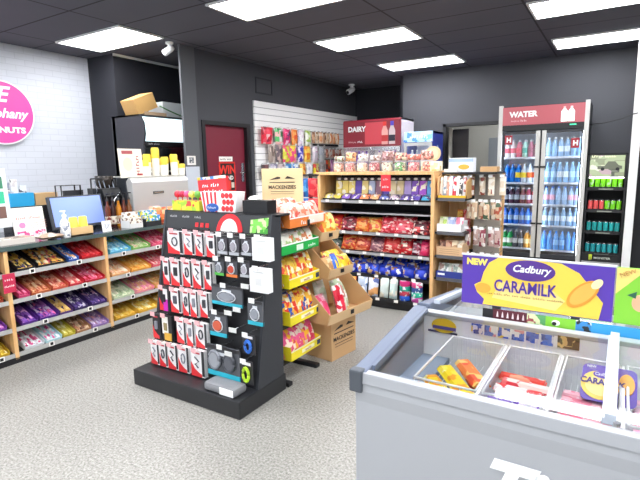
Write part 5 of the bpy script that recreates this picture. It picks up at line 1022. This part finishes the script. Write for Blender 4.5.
for i, (x, y, z, L_, rz, inks, lb) in enumerate([(.31, .06, .765, .22, 38, YL, 'long yellow ice cream at front of the leftmost basket'), (.35, .09, .788, .24, 36, YL, 'long yellow ice cream on top across the leftmost basket'), (.25, .06, .765, .14, 50, ['#f0a838', '#e87828', '#f8d870'], 'short orange ice cream in front corner of leftmost basket'), (.34, .24, .765, .2, 30, ['#e84838', '#f08060', '#f8c8a0', '#c82828'], 'red ice cream at the back of the leftmost basket'), (.36, .2, .788, .2, 34, ['#f08848', '#e85838', '#f8d080'], 'orange red ice cream across the back of leftmost basket')]):
    ice(x, y, z, L_, .062, rz, inks, lb, 'ices in the leftmost freezer basket')
for q in range(6):
    cc = [['#5840a8', '#8870c8', '#e8e0f4'], ['#6c48b0', '#9c84d0', '#efe8f8'], ['#f0f0f2', '#d84858', '#f8f8fa'], ['#e84040', '#f0a0a0', '#f8f0f0'], ['#d83440', '#e87878', '#f8e8e0'], ['#e04838', '#f0a888', '#fff4f0']][q]
    ice(.53 if q % 2 else .545, .13+.045*q, .765+.002*(q % 3), .15, .045, 86+3*(q % 2), cc, f'{["purple", "violet", "white and red", "red", "crimson", "orange red"][q]} ice cream in the second basket from left', 'ices in the second freezer basket')
for q in range(5): ice(.72, .12+.05*q, .765, .14, .045, 88, ['#f0b8c4', '#f8e0e6', '#e07890', '#f4ccd4'], 'pale pink ice cream lying in the near empty middle basket', 'pale pink ices in the middle basket')
thing('folded_wrapper', 'small folded purple wrapper on the wires of the middle basket', 'wrapper', FF, .71, .36, .745, rz=R(20), me=MB().prof([(0, 0), (.02, .035), (.04, 0), (.02, .004)], -.03, .03, mat('#5a3a9c', .4)))
for q in range(5): ice(.92, .11+.06*q, .765, .15, .05, 89, ['#efc4d4', '#f6e6ee', '#dfa0bc'], 'pink ice cream lying under the purple card in the freezer', 'pink ices in the fourth basket')
# inside ticket strips on the back wall
for i, (x0, x1, inks, lb) in enumerate([(.30, .49, ['#5c78d8', '#f0c848', '#f4f4f8', '#3858b8'], 'blue'), ]): pass
t = thing('ticket_strip', 'row of blue picture tickets on the freezer back wall', 'tickets', FF, .0, DP-.034, .825)
obj('ticket', MB().plate(circ(.125, .04, .05, .03), -.003, 0, mat('#f0c820')).box(.08, .175, -.005, -.002, .025, .038, mat('#5a4c9c')).box(.06, .18, -.002, 0, .008, .016, mat('#3c3c60')), t, label='yellow oval ticket')
for i in range(6): obj('ticket', MB().box(.235+i*.05, .278+i*.05, -.003, 0, .03, .07, P([['#3c68d0', '#f0d040', '#f0f0f8', '#2848a0'], ['#4878d8', '#e8a0a8', '#f0f4f8', '#284ca8']][i % 2], 50)), t)
obj('ticket', MB().box(.54, .61, -.003, 0, .03, .075, P(['#584430', '#d8b878', '#302820'], 50)), t, label='brown ticket')
# caramilk display card in the basket
PURP = mat('#5536a8', .45); YEL = mat('#f4cf4e', .45); YEL2 = mat('#f7de86', .45); ORG = mat('#e8a93c', .45)
def rrect(x0, x1, z0, z1, r):
    return [(cx+r*math.cos(a), cz+r*math.sin(a)) for cx, cz, s0 in ((x1-r, z1-r, 0), (x0+r, z1-r, 1), (x0+r, z0+r, 2), (x1-r, z0+r, 3)) for a in [PI/2*s0+PI/2*i/5 for i in range(6)]]
t = thing('caramel_card', 'rounded purple and yellow caramel ice cream card inside the freezer', 'display card', FF, .705, .27, .80, rx=R(-62))
t.scale = (.78, .78, .95)
obj('card_board', MB().plate(rrect(-.095, .095, 0, .15, .022), 0, .004, PURP), t)
obj('yellow_swirl', MB().plate(circ(-.03, .065, .066, .058), -.002, 0, YEL).plate(circ(-.03, .06, .05, .04), -.003, -.002, YEL2).plate(circ(.06, .085, .027, .042), -.004, 0, ORG), t)
obj('purple_badge', MB().plate(circ(-.02, .108, .036, .015), -.004, 0, PURP), t)
txt('Cadbury', .018, t, -.02, -.0045, .103, WHT, align='CENTER', shear=.2, name='lettering'); txt('CARAMILK', .032, t, -.022, -.005, .066, mat('#3c2480'), align='CENTER', bold=.0012)
txt('NEW', .014, t, -.08, -.002, .134, WHT)
# header sign above the ridge
FH = Frame((-.517, 1.93, 0), -.8)
sg = thing('header_sign', 'large purple and yellow CARAMILK sign standing on the freezer ridge', 'sign', FH, .0, 0, .945)
obj('sign_board', MB().box(0, .53, 0, .008, .005, .205, PURP).box(-.004, .534, -.002, .01, .203, .209, mat('#cfd3da')), sg)
sw = MB()
def blob(cx, cz, a_, b_, an=.82):
    return [(cx+a_*math.cos(t_)*math.cos(an)-b_*math.sin(t_)*math.sin(an), cz+a_*math.cos(t_)*math.sin(an)+b_*math.sin(t_)*math.cos(an)) for t_ in [i*PI/12 for i in range(24)]]
pts = [(.085, .008), (.49, .008), (.50, .07), (.46, .12), (.42, .17), (.36, .2), (.30, .203), (.14, .203), (.105, .18), (.085, .14), (.075, .1), (.05, .085), (.062, .055), (.09, .03)]
sw.plate(pts, -.002, 0, YEL).plate([(.12, .04), (.35, .02), (.38, .06), (.33, .1), (.15, .11)], -.003, -.002, YEL2).plate(circ(.085, .075, .03, .02), -.0035, -.002, ORG)
obj('yellow_swirl', sw, sg)
obj('purple_badge', MB().plate(circ(.255, .162, .088, .04), -.0045, -.002, mat('#54308c')), sg)
obj('ice_cream_picture', MB().plate(blob(.435, .095, .066, .033), -.006, -.002, mat('#e39a30', .45)).plate(blob(.436, .097, .055, .025), -.007, -.006, mat('#f0b450', .45)).plate(blob(.478, .138, .022, .014), -.0075, -.006, mat('#fbe9b0')), sg)
txt('NEW', .034, sg, .018, -.003, .168, mat('#f8e070'), bold=.002)
txt('Cadbury', .038, sg, .258, -.006, .155, WHT, align='CENTER', shear=.25, bold=.0008)
txt('CARAMILK', .064, sg, .238, -.006, .072, mat('#4a2a94'), align='CENTER', bold=.0012, sx=.72)
faux('ice cream bars with golden caramel chocolate', .011, sg, .24, -.005, .054, mat('#a07838'), align='CENTER')
obj('sign_foot', MB().box(.12, .15, .01, .03, -.015, .1, CAPC).box(.4, .43, .01, .03, -.015, .1, CAPC), sg)
gs = thing('green_sign', 'lime green sign with yellow corner right of the purple sign', 'sign', FH, .535, 0, .945)
GRN = mat('#86cf3a', .45)
obj('sign_board', MB().box(0, .54, 0, .008, .005, .205, GRN), gs)
obj('yellow_corner', MB().plate([(0, .203), (.085, .203), (0, .11)], -.002, 0, mat('#e8d878')), gs)
txt('NEW', .022, gs, .012, -.004, .17, mat('#c88a48'), rot=(PI/2, R(-25), 0))
obj('printed_picture', MB().plate(circ(.075, .085, .026, .03), -.002, 0, mat('#e6b48c')).plate([(.035, .11), (.06, .1), (.062, .125)], -.003, 0, mat('#28644c')).plate([(.07, .11), (.095, .115), (.09, .13)], -.003, 0, mat('#dff0e8')).box(.09, .2, -.003, 0, .07, .15, mat('#3a2a3c')), gs)
obj('sign_foot', MB().box(.12, .15, .01, .03, -.015, .1, CAPC).box(.4, .43, .01, .03, -.015, .1, CAPC), gs)
st_ = thing('lower_strip', 'low strip of small picture panels under the large signs', 'sign', FH, 0, -.012, .926)
obj('black_end', MB().box(.09, .13, -.004, 0, -.025, .015, BLK), st_)
mp_ = obj('maroon_panel', MB().box(.13, .255, -.004, 0, -.022, .018, mat('#5a1c2c')), st_)
for i in range(6): obj('white_figure', MB().plate([(.143+i*.019, -.012), (.151+i*.019, -.012), (.149+i*.019, .004), (.147+i*.019, .012), (.145+i*.019, .004)], -.0055, -.004, mat('#f0dfe0')), mp_)
obj('meadow_panel', MB().box(.255, .32, -.004, 0, -.022, .018, P(['#58a060', '#a84c50', '#d8e0b0', '#3c7848'], 40)), st_)
obj('lime_panel', MB().box(.32, .42, -.004, 0, -.022, .018, GRN).plate(circ(.355, -.003, .014, .01), -.006, -.004, WHT).plate(circ(.35, -.006, .008, .007), -.007, -.004, BLK), st_)
obj('blue_panel', MB().box(.42, .47, -.004, 0, -.022, .018, P(['#3888c8', '#e05070', '#282c30', '#f0f0f0'], 50)).box(.47, .62, -.004, 0, -.022, .018, mat('#38a0e0')), st_)
# ices in the freezer behind
for i in range(6):
    a = .16+.23*i
    t = thing('wire_basket', f'white wire basket {ordn(i, 6)} in the freezer behind', 'basket', FF2, FWD-a-.22, .05, .6, group='wire baskets in the rear freezer')
    m_ = MB()
    for q in range(9): m_.box(q*.0275-.001, q*.0275+.001, 0, .003, 0, .15, WIRE).box(q*.0275-.001, q*.0275+.001, .447, .45, 0, .15, WIRE)
    for zz in (0, .05, .1, .15): m_.box(0, .22, 0, .003, zz-.002, zz+.002, WIRE).box(0, .22, .447, .45, zz-.002, zz+.002, WIRE).box(0, .003, 0, .45, zz-.002, zz+.002, WIRE).box(.217, .22, 0, .45, zz-.002, zz+.002, WIRE)
    obj('wire_mesh', m_, t)
for i in range(4):
    thing('ice_cream_pack', f'{["orange", "white", "silver", "pale"][i]} ice cream box in the rear freezer, {ordn(i, 4)} of those seen', 'ice cream', FF2, FWD-.28-.07*i, .12+.03*i, .60, rz=R(15*i), group='ices in the rear freezer', me=bar_mesh(.06, .18, .03, P([['#e87848', '#f8d8c0'], ['#f0f0f4', '#c8ccd8'], ['#c8ccd4', '#50545c', '#ffffff'], ['#e8e8ec', '#d8c8d0']][i], 24)))
# lettering becomes plain mesh
dg = bpy.context.evaluated_depsgraph_get()
for o in [o for o in C.objects if o.type == 'FONT']:
    me = bpy.data.meshes.new_from_object(o.evaluated_get(dg))
    n = bpy.data.objects.new('lettering', me); C.objects.link(n)
    n.parent = o.parent; n.location = o.location; n.rotation_euler = o.rotation_euler; n.scale = o.scale
    cu = o.data; bpy.data.objects.remove(o); bpy.data.curves.remove(cu)
